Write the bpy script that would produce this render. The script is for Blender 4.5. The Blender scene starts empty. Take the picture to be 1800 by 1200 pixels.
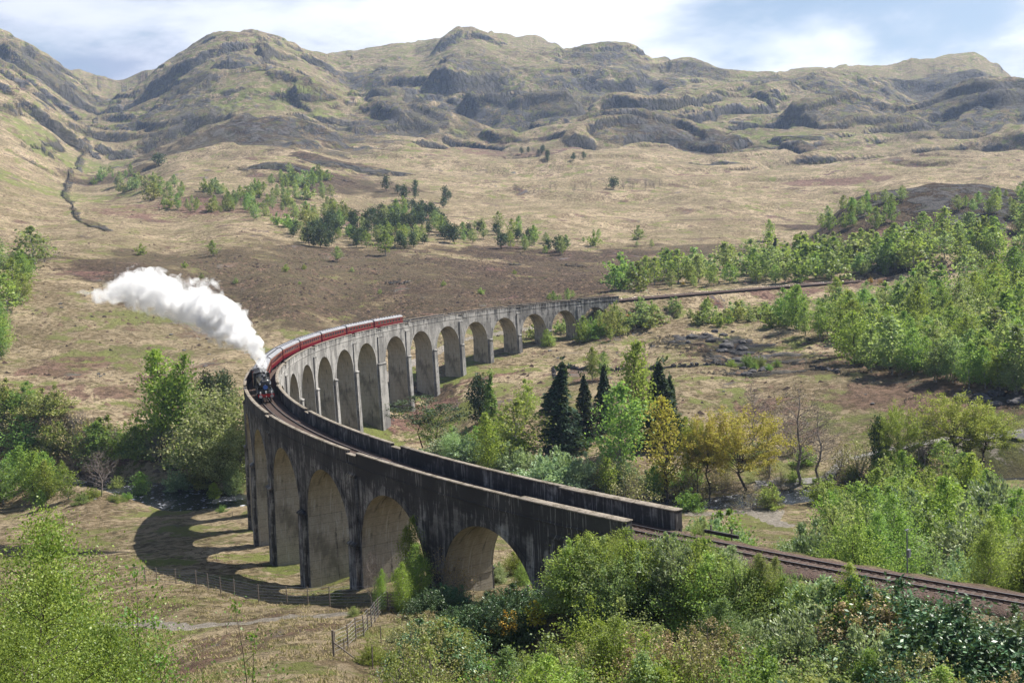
import bpy, math, random, time
import numpy as np
T0 = time.time()
C = bpy.context.scene.collection
SC = bpy.context.scene
# ------------------------------------------------------------------ camera, sky, sun, exposure
R = 241.0; W = 3.22; DTH = 0.07701; SL = 0.00215; HC = 3.874; KE = 0.01495; ZT = 34.0
CAM = np.array([309.53, 70.29, 57.964]); YAW, PIT, ROL, FPX = -2.29326, -0.0902, -0.043, 1848.4
fw = np.array([math.cos(PIT)*math.cos(YAW), math.cos(PIT)*math.sin(YAW), math.sin(PIT)])
rt = np.array([math.sin(YAW), -math.cos(YAW), 0.0]); up = np.cross(rt, fw)
r2 = rt*math.cos(ROL)+up*math.sin(ROL); u2 = -rt*math.sin(ROL)+up*math.cos(ROL)
from mathutils import Matrix, Vector
cam = bpy.data.objects.new('camera', bpy.data.cameras.new('camera')); C.objects.link(cam)
cam.matrix_world = Matrix(((r2[0], u2[0], -fw[0], CAM[0]), (r2[1], u2[1], -fw[1], CAM[1]), (r2[2], u2[2], -fw[2], CAM[2]), (0, 0, 0, 1)))
cam.data.sensor_width = 36.0; cam.data.lens = 36.0*FPX/1800.0
cam.data.clip_start = 0.5; cam.data.clip_end = 30000
SC.camera = cam
SUN_AZ, SUN_EL = 168.0, 50.5            # azimuth in degrees counter-clockwise from +X
SUNV = Vector((math.cos(math.radians(SUN_AZ))*math.cos(math.radians(SUN_EL)), math.sin(math.radians(SUN_AZ))*math.cos(math.radians(SUN_EL)), math.sin(math.radians(SUN_EL))))
sl = bpy.data.lights.new('sun', 'SUN'); sl.energy = 5.0; sl.angle = math.radians(0.5); sl.color = (1.0, 0.955, 0.87)
so = bpy.data.objects.new('sun', sl); C.objects.link(so); so.rotation_euler = SUNV.to_track_quat('Z', 'Y').to_euler()
SC.view_settings.view_transform = 'Standard'; SC.view_settings.look = 'None'
SC.view_settings.exposure = 1.0; SC.view_settings.gamma = 1.0; SC.view_settings.use_curve_mapping = False
SC.render.engine = 'CYCLES'
cy = SC.cycles
cy.max_bounces = 7; cy.diffuse_bounces = 3; cy.glossy_bounces = 2; cy.transmission_bounces = 3; cy.transparent_max_bounces = 8
cy.volume_bounces = 5; cy.volume_step_rate = 1.0; cy.volume_max_steps = 256
cy.use_denoising = True
try: cy.denoiser = 'OPENIMAGEDENOISE'; cy.denoising_input_passes = 'RGB_ALBEDO_NORMAL'
except Exception: pass
cy.caustics_reflective = False; cy.caustics_refractive = False

class NT:
    """short-hand for building node trees"""
    def __init__(s, tree): s.t = tree; tree.nodes.clear()
    def n(s, typ, ins=None, **kw):
        nd = s.t.nodes.new(typ)
        for k, v in kw.items(): setattr(nd, k, v)
        for k, v in (ins or {}).items():
            i = nd.inputs[k]
            if isinstance(v, bpy.types.NodeSocket): s.t.links.new(v, i)
            else: i.default_value = v
        return nd
    def math(s, op, a, b=0.0, clamp=False):
        return s.n('ShaderNodeMath', {0: a, 1: b}, operation=op, use_clamp=clamp).outputs[0]
    def mix(s, f, a, b, blend='MIX'):
        nd = s.n('ShaderNodeMix', None, data_type='RGBA', blend_type=blend)
        for k, v in ((0, f), (6, a), (7, b)):
            if isinstance(v, bpy.types.NodeSocket): s.t.links.new(v, nd.inputs[k])
            elif k == 0: nd.inputs[0].default_value = v
            else: nd.inputs[k].default_value = (*v, 1) if len(v) == 3 else v
        return nd.outputs[2]
    def noise(s, vec, scale, detail=3, rough=0.55, dist=0.0, dim='3D'):
        ins = {'Scale': scale, 'Detail': detail, 'Roughness': rough, 'Distortion': dist}
        if vec is not None: ins['Vector'] = vec
        return s.n('ShaderNodeTexNoise', ins, noise_dimensions=dim).outputs[0]
    def ramp(s, f, a, b):
        return s.n('ShaderNodeMapRange', {0: f, 1: a, 2: b, 3: 0.0, 4: 1.0}, interpolation_type='SMOOTHSTEP').outputs[0]
    def scale(s, vec, sc):
        return s.n('ShaderNodeVectorMath', {0: vec, 1: sc}, operation='MULTIPLY').outputs[0]

def sky_world():
    w = bpy.data.worlds.new('World'); SC.world = w; w.use_nodes = True
    N = NT(w.node_tree)
    sky = N.n('ShaderNodeTexSky', None, sky_type='NISHITA', sun_disc=False)
    sky.sun_elevation = math.radians(SUN_EL); sky.sun_rotation = math.radians(90.0-SUN_AZ)
    sky.altitude = 50; sky.air_density = 1.0; sky.dust_density = 1.2; sky.ozone_density = 1.0
    tc = N.n('ShaderNodeTexCoord').outputs['Generated']
    # clouds live on a flat layer: project the view direction onto it
    sep = N.n('ShaderNodeSeparateXYZ', {0: tc})
    zz = N.math('ADD', N.math('MAXIMUM', sep.outputs[2], 0.0), 0.16)
    px = N.math('DIVIDE', sep.outputs[0], zz); py = N.math('DIVIDE', sep.outputs[1], zz)
    v = N.n('ShaderNodeCombineXYZ', {0: px, 1: py, 2: 3.7}).outputs[0]
    n1 = N.noise(v, 0.95, 9, 0.56, 0.25); n2 = N.noise(v, 0.42, 6, 0.5, 0.3); n3 = N.noise(v, 2.2, 8, 0.6, 0.2)
    cov = N.math('ADD', N.math('MULTIPLY', n1, 0.5), N.math('MULTIPLY', n2, 0.5))
    # more cloud towards the horizon; overhead thinned to lower the fill light
    cover = N.ramp(N.math('ADD', cov, N.math('MULTIPLY', N.math('POWER', N.math('SUBTRACT', 1.0, N.math('MAXIMUM', sep.outputs[2], 0.0)), 4.0), 0.34)), 0.59, 0.69)
    # brightness: broken between sunlit white and grey-blue bases
    lit = N.ramp(N.math('ADD', N.math('MULTIPLY', n1, 0.55), N.math('MULTIPLY', n3, 0.45)), 0.42, 0.57)
    sunward = N.n('ShaderNodeVectorMath', {0: tc, 1: (SUNV.x, SUNV.y, SUNV.z)}, operation='DOT_PRODUCT').outputs['Value']
    sw = N.ramp(sunward, 0.12, 0.66)
    lit2 = N.math('ADD', N.math('MULTIPLY', lit, 0.60), N.math('MULTIPLY', sw, 0.60), clamp=True)
    ccol = N.mix(lit2, (0.225, 0.26, 0.37), (0.73, 0.74, 0.77))
    b1 = N.n('ShaderNodeBackground', {'Color': sky.outputs[0], 'Strength': 0.06})
    b2 = N.n('ShaderNodeBackground', {'Color': ccol, 'Strength': 0.89})
    mx = N.n('ShaderNodeMixShader', {0: N.math('MULTIPLY', cover, 0.93), 1: b1.outputs[0], 2: b2.outputs[0]})
    N.n('ShaderNodeOutputWorld', {0: mx.outputs[0]})
sky_world()

# ------------------------------------------------------------------ helpers
def tag(o, label=None, cat=None, group=None, kind=None):
    if label: o['label'] = label
    if cat: o['category'] = cat
    if group: o['group'] = group
    if kind: o['kind'] = kind
    return o
def empty(name, loc=(0, 0, 0), rz=0.0, parent=None):
    o = bpy.data.objects.new(name, None); C.objects.link(o); o.location = loc; o.rotation_euler = (0, 0, rz)
    if parent: o.parent = parent
    o.empty_display_size = 0.5
    return o
def mesh_np(name, V, F, mat=None, smooth=False, mi=None, uv=None, col=None):
    """V (n,3) and F (m,k) arrays, k = 3 or 4, or a list of both kinds"""
    me = bpy.data.meshes.new(name)
    V = np.asarray(V, dtype=np.float32)
    Fs = F if isinstance(F, list) else [F]
    Fs = [np.asarray(f, dtype=np.int32) for f in Fs if len(f)]
    tot = np.concatenate([np.full(len(f), f.shape[1], np.int32) for f in Fs]); idx = np.concatenate([f.ravel() for f in Fs])
    me.vertices.add(len(V)); me.vertices.foreach_set('co', V.ravel())
    me.loops.add(len(idx)); me.loops.foreach_set('vertex_index', idx)
    st = np.concatenate([[0], np.cumsum(tot)[:-1]]).astype(np.int32)
    me.polygons.add(len(tot)); me.polygons.foreach_set('loop_start', st); me.polygons.foreach_set('loop_total', tot)
    if smooth: me.polygons.foreach_set('use_smooth', np.ones(len(tot), bool))
    if uv is not None:
        l = me.uv_layers.new(name='UVMap'); l.data.foreach_set('uv', np.asarray(uv, np.float32)[idx].ravel())
    if col is not None:
        for nm, cc in col.items():
            a = me.attributes.new(nm, 'FLOAT_COLOR', 'POINT'); a.data.foreach_set('color', np.asarray(cc, np.float32).ravel())
    mats = mat if isinstance(mat, (list, tuple)) else [mat]
    for m in mats:
        if m: me.materials.append(m)
    if mi is not None: me.polygons.foreach_set('material_index', np.asarray(mi, np.int32))
    me.update(); me.validate(); return me
def obj(name, me, parent=None, loc=None, rot=None):
    o = bpy.data.objects.new(name, me); C.objects.link(o)
    if parent: o.parent = parent
    if loc is not None: o.location = loc
    if rot is not None: o.rotation_euler = rot
    return o
class MB:
    """collects boxes, tubes and prisms into one mesh"""
    def __init__(s): s.V = []; s.F = []; s.n = 0; s.M = []; s.m = 0
    def add(s, V, F):
        V = np.asarray(V, float); s.V.append(V)
        for f in F: s.F.append(tuple(int(i)+s.n for i in f)); s.M.append(s.m)
        s.n += len(V); return s
    def box(s, c, d, rz=0.0, taper=1.0):
        x, y, z = [q/2 for q in d]; P = []
        for k in (-1, 1):
            t = taper if k > 0 else 1.0
            for a, b in ((-1, -1), (1, -1), (1, 1), (-1, 1)): P.append((a*x*t, b*y*t, k*z))
        P = np.array(P); cs, sn = math.cos(rz), math.sin(rz)
        P = np.stack([P[:, 0]*cs-P[:, 1]*sn, P[:, 0]*sn+P[:, 1]*cs, P[:, 2]], 1)+np.array(c)
        return s.add(P, [(3, 2, 1, 0), (4, 5, 6, 7), (0, 1, 5, 4), (1, 2, 6, 5), (2, 3, 7, 6), (3, 0, 4, 7)])
    def tube(s, pts, rad, n=6, cap=True):
        pts = np.asarray(pts, float); rad = np.broadcast_to(rad, (len(pts),)); V = []
        for i, p in enumerate(pts):
            d = pts[min(i+1, len(pts)-1)]-pts[max(i-1, 0)]; d = d/(np.linalg.norm(d)+1e-9)
            a = np.cross(d, (0, 0, 1) if abs(d[2]) < .9 else (1, 0, 0)); a /= np.linalg.norm(a); b = np.cross(d, a)
            for k in range(n):
                t = 2*math.pi*k/n; V.append(p+rad[i]*(a*math.cos(t)+b*math.sin(t)))
        F = [(i*n+k, i*n+(k+1) % n, (i+1)*n+(k+1) % n, (i+1)*n+k) for i in range(len(pts)-1) for k in range(n)]
        if cap: F += [tuple(range(n))[::-1], tuple((len(pts)-1)*n+k for k in range(n))]
        return s.add(V, F)
    def prism(s, prof, x0, x1):
        """profile (y,z) extruded along x"""
        n = len(prof); V = [(x0, y, z) for y, z in prof]+[(x1, y, z) for y, z in prof]
        F = [(i, (i+1) % n, n+(i+1) % n, n+i) for i in range(n)]+[tuple(range(n))[::-1], tuple(range(n, 2*n))]
        return s.add(V, F)
    def mesh(s, name, mat, smooth=False):
        me = bpy.data.meshes.new(name); me.from_pydata(np.concatenate(s.V).tolist(), [], s.F)
        mats = mat if isinstance(mat, (list, tuple)) else [mat]
        for m in mats: me.materials.append(m)
        me.polygons.foreach_set('material_index', np.array(s.M, np.int32))
        if smooth: me.polygons.foreach_set('use_smooth', np.ones(len(s.F), bool))
        me.update(); return me
    def obj(s, name, mat, parent=None, smooth=False, loc=None, rot=None): return obj(name, s.mesh(name, mat, smooth), parent, loc, rot)

# numpy gradient noise
_rs = np.random.RandomState(7); _perm = _rs.permutation(512); _ang = _rs.rand(512)*2*np.pi; _gx, _gy = np.cos(_ang), np.sin(_ang)
def pn(x, y, seed=0):
    x = x+seed*17.31; y = y-seed*9.77
    xi = np.floor(x).astype(np.int64); yi = np.floor(y).astype(np.int64); xf = x-xi; yf = y-yi
    u = xf*xf*xf*(xf*(xf*6-15)+10); v = yf*yf*yf*(yf*(yf*6-15)+10)
    def g(a, b, dx, dy):
        h = _perm[(_perm[a & 511]+b) & 511]; return _gx[h]*dx+_gy[h]*dy
    n00 = g(xi, yi, xf, yf); n10 = g(xi+1, yi, xf-1, yf); n01 = g(xi, yi+1, xf, yf-1); n11 = g(xi+1, yi+1, xf-1, yf-1)
    return 1.5*((n00*(1-u)+n10*u)*(1-v)+(n01*(1-u)+n11*u)*v)
def fbm(x, y, oct=4, seed=0, gain=0.5, ridged=False):
    s = 0; a = 1.0; t = 0
    for i in range(oct):
        n = pn(x, y, seed+i)
        if ridged: n = 1-2*np.abs(n)
        s = s+a*n; t += a; a *= gain; x = x*2.03+1.3; y = y*2.03-.7
    return s/t
def sst(x, a, b):
    t = np.clip((x-a)/(b-a), 0, 1); return t*t*(3-2*t)
def ray(x, y):
    d = fw+r2*(x-900)/FPX-u2*(y-600)/FPX; return d/math.hypot(d[0], d[1])
def atz(x, y, z):
    d = ray(x, y); return CAM+d*(z-CAM[2])/d[2]
def atD(x, y, D): return CAM+ray(x, y)*D

# ------------------------------------------------------------------ the lie of the land
# surveyed points: (x, y, D) = a point of the photograph and its distance;  heights (x, D, z) where the ground is hidden
SV = [
 # skyline, left mountain
 (-150,40,2500),(0,80,2500),(60,96,2600),(130,125,2800),(185,137,3000),(222,150,3400),
 # middle mountain
 (240,138,2900),(270,118,2800),(310,98,2700),(350,75,2650),(400,58,2600),(440,60,2600),(500,75,2550),(545,92,2500),(580,107,2500),
 (600,100,2650),(640,88,2750),(700,80,2800),(745,88,2750),(790,70,2700),(845,64,2700),(890,78,2750),(940,80,2800),(1010,80,2850),(1075,74,2900),(1120,85,2850),
 (1165,106,2850),(1195,98,2850),(1240,112,2800),(1290,126,2800),(1340,127,2700),(1395,131,2650),(1450,120,2600),(1500,133,2600),(1560,135,2700),(1580,130,2900),
 (1620,112,3000),(1690,102,3100),(1740,108,3100),(1775,125,3100),(1800,148,3100),(1870,190,3100),(1990,230,3100),
 # left flank
 (-150,150,1900),(0,150,1950),(80,160,2250),(0,250,1400),(80,250,1600),(0,330,950),(80,330,1150),(0,400,720),(60,400,760),(140,235,2000),(165,205,2400),(130,300,1500),(120,340,1150),(195,165,2800),
 (-150,330,900),(-150,450,560),(-150,600,410),(30,455,590),(60,470,560),(0,640,395),(0,560,455),(-150,760,312),
 (100,420,700),(100,550,460),(100,640,392),(100,700,350),(100,760,316),(40,470,560),(0,700,345),
 (200,400,760),(200,440,640),(200,500,520),(200,620,405),(200,700,350),(200,770,308),
 (240,200,2300),(300,200,2100),(400,200,1850),(500,200,1800),(230,290,1500),(300,290,1300),(400,300,1200),(500,300,1180),(230,350,1050),(300,350,960),(400,355,930),(500,365,900),
 (300,400,800),(400,400,760),(500,410,740),(300,440,670),(400,445,630),(500,440,660),(300,500,520),(400,520,525),(500,520,500),(300,600,425),(400,600,425),(430,640,372),(330,680,352),(400,700,325),
 (620,150,2350),(620,250,1650),(600,330,1150),(600,400,820),(600,445,680),(600,500,560),(600,550,490),
 (700,140,2350),(700,200,1950),(700,262,1550),(700,330,1150),(700,395,860),(700,440,700),(700,500,560),(700,550,490),
 (850,130,2450),(830,180,2250),(850,230,2050),(850,262,1750),(850,330,1200),(850,395,900),(850,440,740),(850,490,590),(850,530,510),
 (1000,130,2450),(1000,200,2150),(1000,262,1600),(1000,330,1200),(1000,400,900),(1000,450,730),(1000,490,610),(1000,515,540),
 (1100,140,2450),(1100,200,2100),(1100,262,1600),(1100,330,1200),(1100,400,930),(1100,450,740),(1100,490,610),
 (1200,160,2400),(1200,230,1950),(1200,300,1400),(1200,370,1050),(1200,430,800),(1200,470,650),
 (1300,190,2200),(1300,230,1950),(1300,300,1450),(1300,370,1050),(1300,420,850),(1300,450,720),(1300,480,600),
 (1400,180,2250),(1400,230,1950),(1400,300,1450),(1400,370,1080),(1400,410,900),(1400,440,760),(1400,470,620),
 (1520,170,2300),(1500,240,1900),(1500,290,1500),(1560,200,2300),
 (1630,200,2500),(1700,190,2200),(1780,192,2100),(1640,230,1950),(1700,245,1900),(1800,250,1850),(1700,290,1500),(1800,300,1450),(1900,280,1600),(1900,200,2200),
 # the wooded knoll on the right and the ground below it
 (1440,405,760),(1500,350,770),(1570,333,790),(1640,322,800),(1720,322,800),(1800,335,800),(1900,360,780),
 (1440,440,660),(1500,410,680),(1600,400,690),(1700,400,690),(1800,410,690),(1600,450,610),(1700,460,590),(1800,470,570),(1500,470,600),(1900,470,560),
 (1600,520,490),(1700,530,470),(1800,540,450),(1600,590,400),(1700,610,370),(1800,630,345),(1550,640,352),(1650,680,310),(1750,700,300),(1820,720,288),(1500,690,308),(1600,716,294),(1700,745,280),(1800,760,274),(1930,720,280),
 (1200,560,455),(1200,600,410),(1200,650,350),(1200,700,305),(1200,750,288),(1300,560,455),(1300,605,408),(1300,650,355),(1300,700,308),(1300,745,290),
 (1400,560,450),(1400,605,402),(1400,650,350),(1400,700,302),(1400,750,286),(1500,555,455),(1500,600,402),
 (1100,610,415),(1100,650,362),(1100,700,312),(1000,605,430),(1000,650,372),(1000,700,320),(900,650,380),(900,700,330),(850,720,320),
]
HZ = [
 (0,8,52.5),(0,20,46.5),(0,40,38),(0,60,31.5),(0,80,26.5),(0,110,21.5),(0,140,16.5),(0,170,11.5),(0,200,8),(0,230,5),(0,262,2),(0,290,0),
 (-250,20,46.5),(-250,60,32),(-250,110,21),(-250,170,12),(-250,230,6),(-250,262,2.5),
 (300,8,52.5),(300,20,46.8),(300,40,38),(300,66,31),(300,81,26.8),(300,110,22),(300,125,19.3),(300,140,16.3),(300,160,12.3),(300,190,8.8),(300,215,6.5),(300,235,3.5),(300,255,1),(300,290,2.5),
 (550,66,31),(550,81,27.5),(550,112,20.5),(550,130,15.8),(550,146,12),(550,165,10.5),(550,190,8.2),(550,215,5),(550,245,1.2),(550,290,1.5),(550,330,6),(560,350,12),(600,370,17),(600,410,20),
 (760,20,46),(760,40,37),(760,60,30),(760,80,26),(760,100,23),(760,120,19.5),(760,140,15),(760,165,11.5),(760,200,7),(760,225,2),(760,250,1),(760,285,1),(760,310,1),(700,326,1.2),(760,345,2.6),(800,362,9),(850,378,13),(900,392,14.2),(950,407,16.2),(990,419,17.6),(1040,432,20),(1080,446,25),
 (720,380,14),(720,410,19),(820,420,19.5),
 (950,20,45.5),(950,40,35.5),(950,60,28.5),(950,80,25),(950,100,22.5),(950,120,19),(950,150,12.5),(950,180,7),(950,210,2.5),(950,240,1.5),(950,270,3),(950,300,6),
 (1200,8,52),(1200,20,45),(1200,40,35),(1200,60,28),(1200,75,28),(1200,100,24),(1200,130,16),(1200,160,11),(1200,180,6),(1200,200,3.2),(1200,220,1.6),(1200,245,2.8),(1200,265,3.6),
 (1500,20,45),(1500,40,34),(1500,60,27.5),(1500,80,28),(1500,100,24),(1500,130,16),(1500,160,11.5),(1500,185,6),(1500,205,3.4),(1500,235,2),(1500,255,3),(1500,270,4),
 (1800,8,52),(1800,20,45),(1800,40,34),(1800,60,28.5),(1800,85,27),(1800,110,20),(1800,140,14.5),(1800,180,7.5),(1800,210,4),(1800,240,3.2),(1800,260,4),
 (2050,20,45),(2050,60,29),(2050,110,21),(2050,180,8),(2050,240,5),
 (1600,920,62),(1700,950,62),(1800,950,64),(1500,900,62),(1600,1100,95),(1750,1150,100),
]
# land falls away behind the skyline
BACK = [(x, y+s, 4300) for x, y, s in ((-150,60,60),(0,80,70),(130,130,60),(222,150,25),(310,105,90),(400,58,110),(500,75,110),(600,100,90),(700,80,90),(845,64,90),(1010,80,90),(1165,100,80),(1290,126,70),(1450,125,70),(1560,135,60),(1690,102,100),(1800,148,90),(1950,220,60))]
def azof(d): return (math.atan2(d[1], d[0])-YAW+math.pi) % (2*math.pi)-math.pi
pa, pl, pt_ = [], [], []
for x, y, D in SV+BACK:
    d = ray(x, y); pa.append(azof(d)); pl.append(math.log(D)); pt_.append(d[2])
for x, D, z in HZ:
    t = (z-CAM[2])/D; y = 471-.0428*x-t*FPX; d = ray(x, y); pa.append(azof(d)); pl.append(math.log(D)); pt_.append(t)
pa, pl, pt_ = map(np.array, (pa, pl, pt_))
KA = 6.5
def _phi(r2v): return 0.5*r2v*np.log(r2v+1e-12)
_P = np.stack([pa*KA, pl*1.6], 1)
_A = _phi(((_P[:, None]-_P[None])**2).sum(-1))+np.eye(len(_P))*2e-3
_Q = np.concatenate([np.ones((len(_P), 1)), _P], 1)
_M = np.block([[_A, _Q], [_Q.T, np.zeros((3, 3))]])
_w = np.linalg.solve(_M, np.concatenate([pt_, np.zeros(3)]))
def rbf(az, ld):
    S = np.stack([az.ravel()*KA, ld.ravel()*1.6], 1); out = np.empty(len(S))
    for i in range(0, len(S), 20000):
        q = S[i:i+20000]; out[i:i+20000] = _phi(((q[:, None]-_P[None])**2).sum(-1))@_w[:-3]+_w[-3]+q@_w[-2:]
    return out.reshape(az.shape)
# coarse table, then bilinear look-ups
AZT = np.linspace(-0.62, 0.62, 190); LDT = np.linspace(math.log(5), math.log(4400), 220)
TT = rbf(*np.meshgrid(AZT, LDT, indexing='ij'))
def base_z(x, y):
    dx = x-CAM[0]; dy = y-CAM[1]; D = np.maximum(np.hypot(dx, dy), 5.0)
    az = (np.arctan2(dy, dx)-YAW+np.pi) % (2*np.pi)-np.pi
    a = np.clip(az, -0.6, 0.6); l = np.clip(np.log(D), LDT[0], LDT[-1]-1e-6)
    fa = (a-AZT[0])/(AZT[1]-AZT[0]); fl = (l-LDT[0])/(LDT[1]-LDT[0])
    ia = np.clip(fa.astype(int), 0, len(AZT)-2); il = np.clip(fl.astype(int), 0, len(LDT)-2); fa = fa-ia; fl = fl-il
    t = (TT[ia, il]*(1-fa)+TT[ia+1, il]*fa)*(1-fl)+(TT[ia, il+1]*(1-fa)+TT[ia+1, il+1]*fa)*fl
    return CAM[2]+t*D, az, D
def polydist(x, y, P):
    best = np.full(np.shape(x), 1e9)
    for i in range(len(P)-1):
        ax, ay = P[i][:2]; bx, by = P[i+1][:2]; ex, ey = bx-ax, by-ay
        t = np.clip(((x-ax)*ex+(y-ay)*ey)/(ex*ex+ey*ey), 0, 1)
        best = np.minimum(best, np.hypot(x-ax-t*ex, y-ay-t*ey))
    return best
WATER_Z = -0.2
def wpt(x, y): return tuple(atz(x, y, WATER_Z)[:2])
RIVER = [(300, -450), (250, -310), wpt(20, 833), wpt(120, 843), wpt(215, 862), wpt(320, 872), wpt(430, 890), (172, -128), (150, -95), wpt(1290, 883), wpt(1400, 872), wpt(1520, 868), wpt(1650, 858), wpt(1850, 840), (60, 60), (30, 200)]
RAILZ = 32.5
TH_NEAR, TH_FAR = 0.0446, -1.668
_pf = np.array([R*math.cos(TH_FAR), R*math.sin(TH_FAR)]); _tf = np.array([math.sin(TH_FAR), -math.cos(TH_FAR)])
def far_track(s):
    """centre line beyond the far abutment: straight, then bending right"""
    pts = [_pf.copy()]; a = math.atan2(_tf[1], _tf[0]); p = _pf.copy(); q = 0.0
    while q < s:
        k = 0.0 if q < 95 else -0.0048
        if q < 40: k = -0.0010
        a += k*4; p = p+4*np.array([math.cos(a), math.sin(a)]); q += 4; pts.append(p.copy())
    return pts
FTR = far_track(360)
def corridor(x, y, z):
    r = np.hypot(x, y); th = np.arctan2(y, x)
    d = np.abs(r-R); s_in_n = np.maximum(0, (0.040-th))*R; s_in_f = np.maximum(0, (th-(TH_FAR+0.02)))*R
    onarc = (th > TH_FAR) & (th < 0.9)
    e1 = np.hypot(np.maximum(d-3.6, 0), np.where(th < 0.9, s_in_n*1.15, 1e3)); e1 = np.where(th < -1.0, 1e3, e1)
    dfar = polydist(x, y, FTR); e2 = np.where(onarc, np.hypot(np.maximum(d-3.6, 0), s_in_f*1.15), np.maximum(dfar-3.6, 0)); e2 = np.where(th > -0.8, np.maximum(dfar-3.6, 0), e2)
    e = np.minimum(e1, e2); zt = RAILZ-0.62
    z = np.maximum(z, zt-0.62*e)
    inn = (e1 <= e2)
    up = zt+0.75*np.minimum(np.where(onarc & ((s_in_n > 0) & (s_in_f > 0)), 1e3, e), 60)
    z = np.where(e < 40, np.minimum(z, up), z)
    return z
def ground(x, y, detail=True):
    x = np.asarray(x, float); y = np.asarray(y, float)
    z, az, D = base_z(x, y)
    if detail:
        far = sst(D, 550, 1700); vf = sst(D, 1300, 2300)
        skyl = 1-0.5*sst(D, 2250, 2600)
        # the rock ribs lie across the slope, so the relief is drawn out along them
        uu = (x*r2[0]+y*r2[1])/math.hypot(r2[0], r2[1]); vv = (x*fw[0]+y*fw[1])/math.hypot(fw[0], fw[1])
        wx = uu*.62+vv*.10+34*pn(x/110, y/110, 40)*far; wy = vv*1.10-uu*.22+34*pn(x/110, y/110, 41)*far
        # knolly rock country: humps, then stepped ledges
        big = fbm(x/760+.3, y/760, 3, 3, 0.5)
        z = z+big*30*vf*skyl*skyl
        hump = fbm(wx/300, wy/300, 4, 1, 0.5)
        z = z+hump*(5*far+30*vf)*skyl
        # ice-smoothed knolls: rounded tops with steep broken faces on one side
        for sc_, am, sd in ((230, 34, 90), (98, 18, 93), (47, 2.6, 96)):
            n_ = pn(wx/sc_, wy/sc_, sd)+.35*pn(wx/sc_*2.3, wy/sc_*2.3, sd+1)
            k_ = sst(n_, -.04, .24)*(0.75+.6*n_)
            z = z+am*(k_-.42)*(.30*far+vf*(.55+.45*sst(pn(x/500, y/500, sd+2), -.3, .2)))*skyl
        z = z+fbm(wx/70, wy/70, 5, 60, .6, ridged=True)*(1.2*far+6.5*vf)*skyl
        step = 8+12*vf; q = z/step+2.4*fbm(wx/140, wy/140, 5, 20, .58)
        fr = q-np.floor(q); st = np.floor(q)+sst(fr, 0.2, 0.85)
        rocky = sst(fbm(x/260, y/260, 2, 30)+0.12*vf, 0.0, 0.22)*far
        z = z+(st-q)*step*rocky*0.34
        z = z+fbm(wx/30, wy/30, 4, 14, .58)*(0.5*sst(D, 200, 500)+1.2*far+3.2*vf)
        mid = sst(D, 210, 320)*(1-sst(D, 900, 1500))
        z = z+fbm(x/48, y/48, 3, 50)*1.5*mid+fbm(x/12, y/12, 3, 55)*0.32*mid
        near = (1-sst(D, 260, 420))*sst(D, 25, 60)
        z = z+(fbm(x/9, y/9, 3, 60)*0.30+np.abs(pn(x/2.6, y/2.6, 65))*0.30+pn(x/1.1, y/1.1, 66)*0.10)*near
    if detail: z = z-13*sst(D, 2050, 2450)
    dr = polydist(x, y, RIVER); w = np.where(x < 165, 1.6, 7.0)+1.6*pn(x/14, y/14, 70)
    bed = WATER_Z-0.9+0.45*pn(x/3, y/3, 71)
    k = sst(dr, w, w+11)
    z = np.where(dr < w+11, np.minimum(z, bed+(np.maximum(z, WATER_Z+.8)-bed)*k), np.maximum(z, WATER_Z+0.25))
    z = corridor(x, y, z)
    return z
def hit(x, y, lo=30.0, hi=3500.0):
    """where the line of sight through a point of the photograph meets the ground"""
    d = ray(x, y); D = np.exp(np.linspace(math.log(lo), math.log(hi), 700))
    X = CAM[0]+d[0]*D; Y = CAM[1]+d[1]*D; Z = CAM[2]+d[2]*D-ground(X, Y)
    i = np.argmax(Z < 0)
    if not (Z < 0).any(): i = 699
    if i == 0: i = 1
    t = Z[i-1]/(Z[i-1]-Z[i]+1e-9); Dh = D[i-1]+(D[i]-D[i-1])*np.clip(t, 0, 1)
    p = CAM+d*Dh; p[2] = float(ground(p[0], p[1])); return p, Dh
# ------------------------------------------------------------------ materials
def newmat(name):
    m = bpy.data.materials.new(name); m.use_nodes = True; return m, NT(m.node_tree)
def out(N, sh, disp=None):
    N.n('ShaderNodeOutputMaterial', {0: sh})
def principled(N, color, rough=0.85, bump=None, bstr=0.4, bdist=0.1, spec=0.3, metal=0.0):
    ins = {'Roughness': rough, 'Specular IOR Level': spec, 'Metallic': metal}
    nd = N.n('ShaderNodeBsdfPrincipled', ins)
    if isinstance(color, bpy.types.NodeSocket): N.t.links.new(color, nd.inputs['Base Color'])
    else: nd.inputs['Base Color'].default_value = (*color, 1)
    if bump is not None:
        b = N.n('ShaderNodeBump', {'Strength': bstr, 'Distance': bdist, 'Height': bump}); N.t.links.new(b.outputs[0], nd.inputs['Normal'])
    return nd.outputs[0]
def simple(name, col, rough=0.6, var=0.12, scale=6.0, spec=0.4, metal=0.0, bump=0.0):
    m, N = newmat(name); tc = N.n('ShaderNodeTexCoord').outputs['Object']
    n = N.noise(tc, scale, 4, 0.6)
    c = N.mix(N.ramp(n, .3, .7), tuple(max(0, v*(1-var)) for v in col), tuple(min(1, v*(1+var)) for v in col))
    out(N, principled(N, c, rough, n if bump else None, bump, 0.02, spec, metal)); return m

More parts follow.
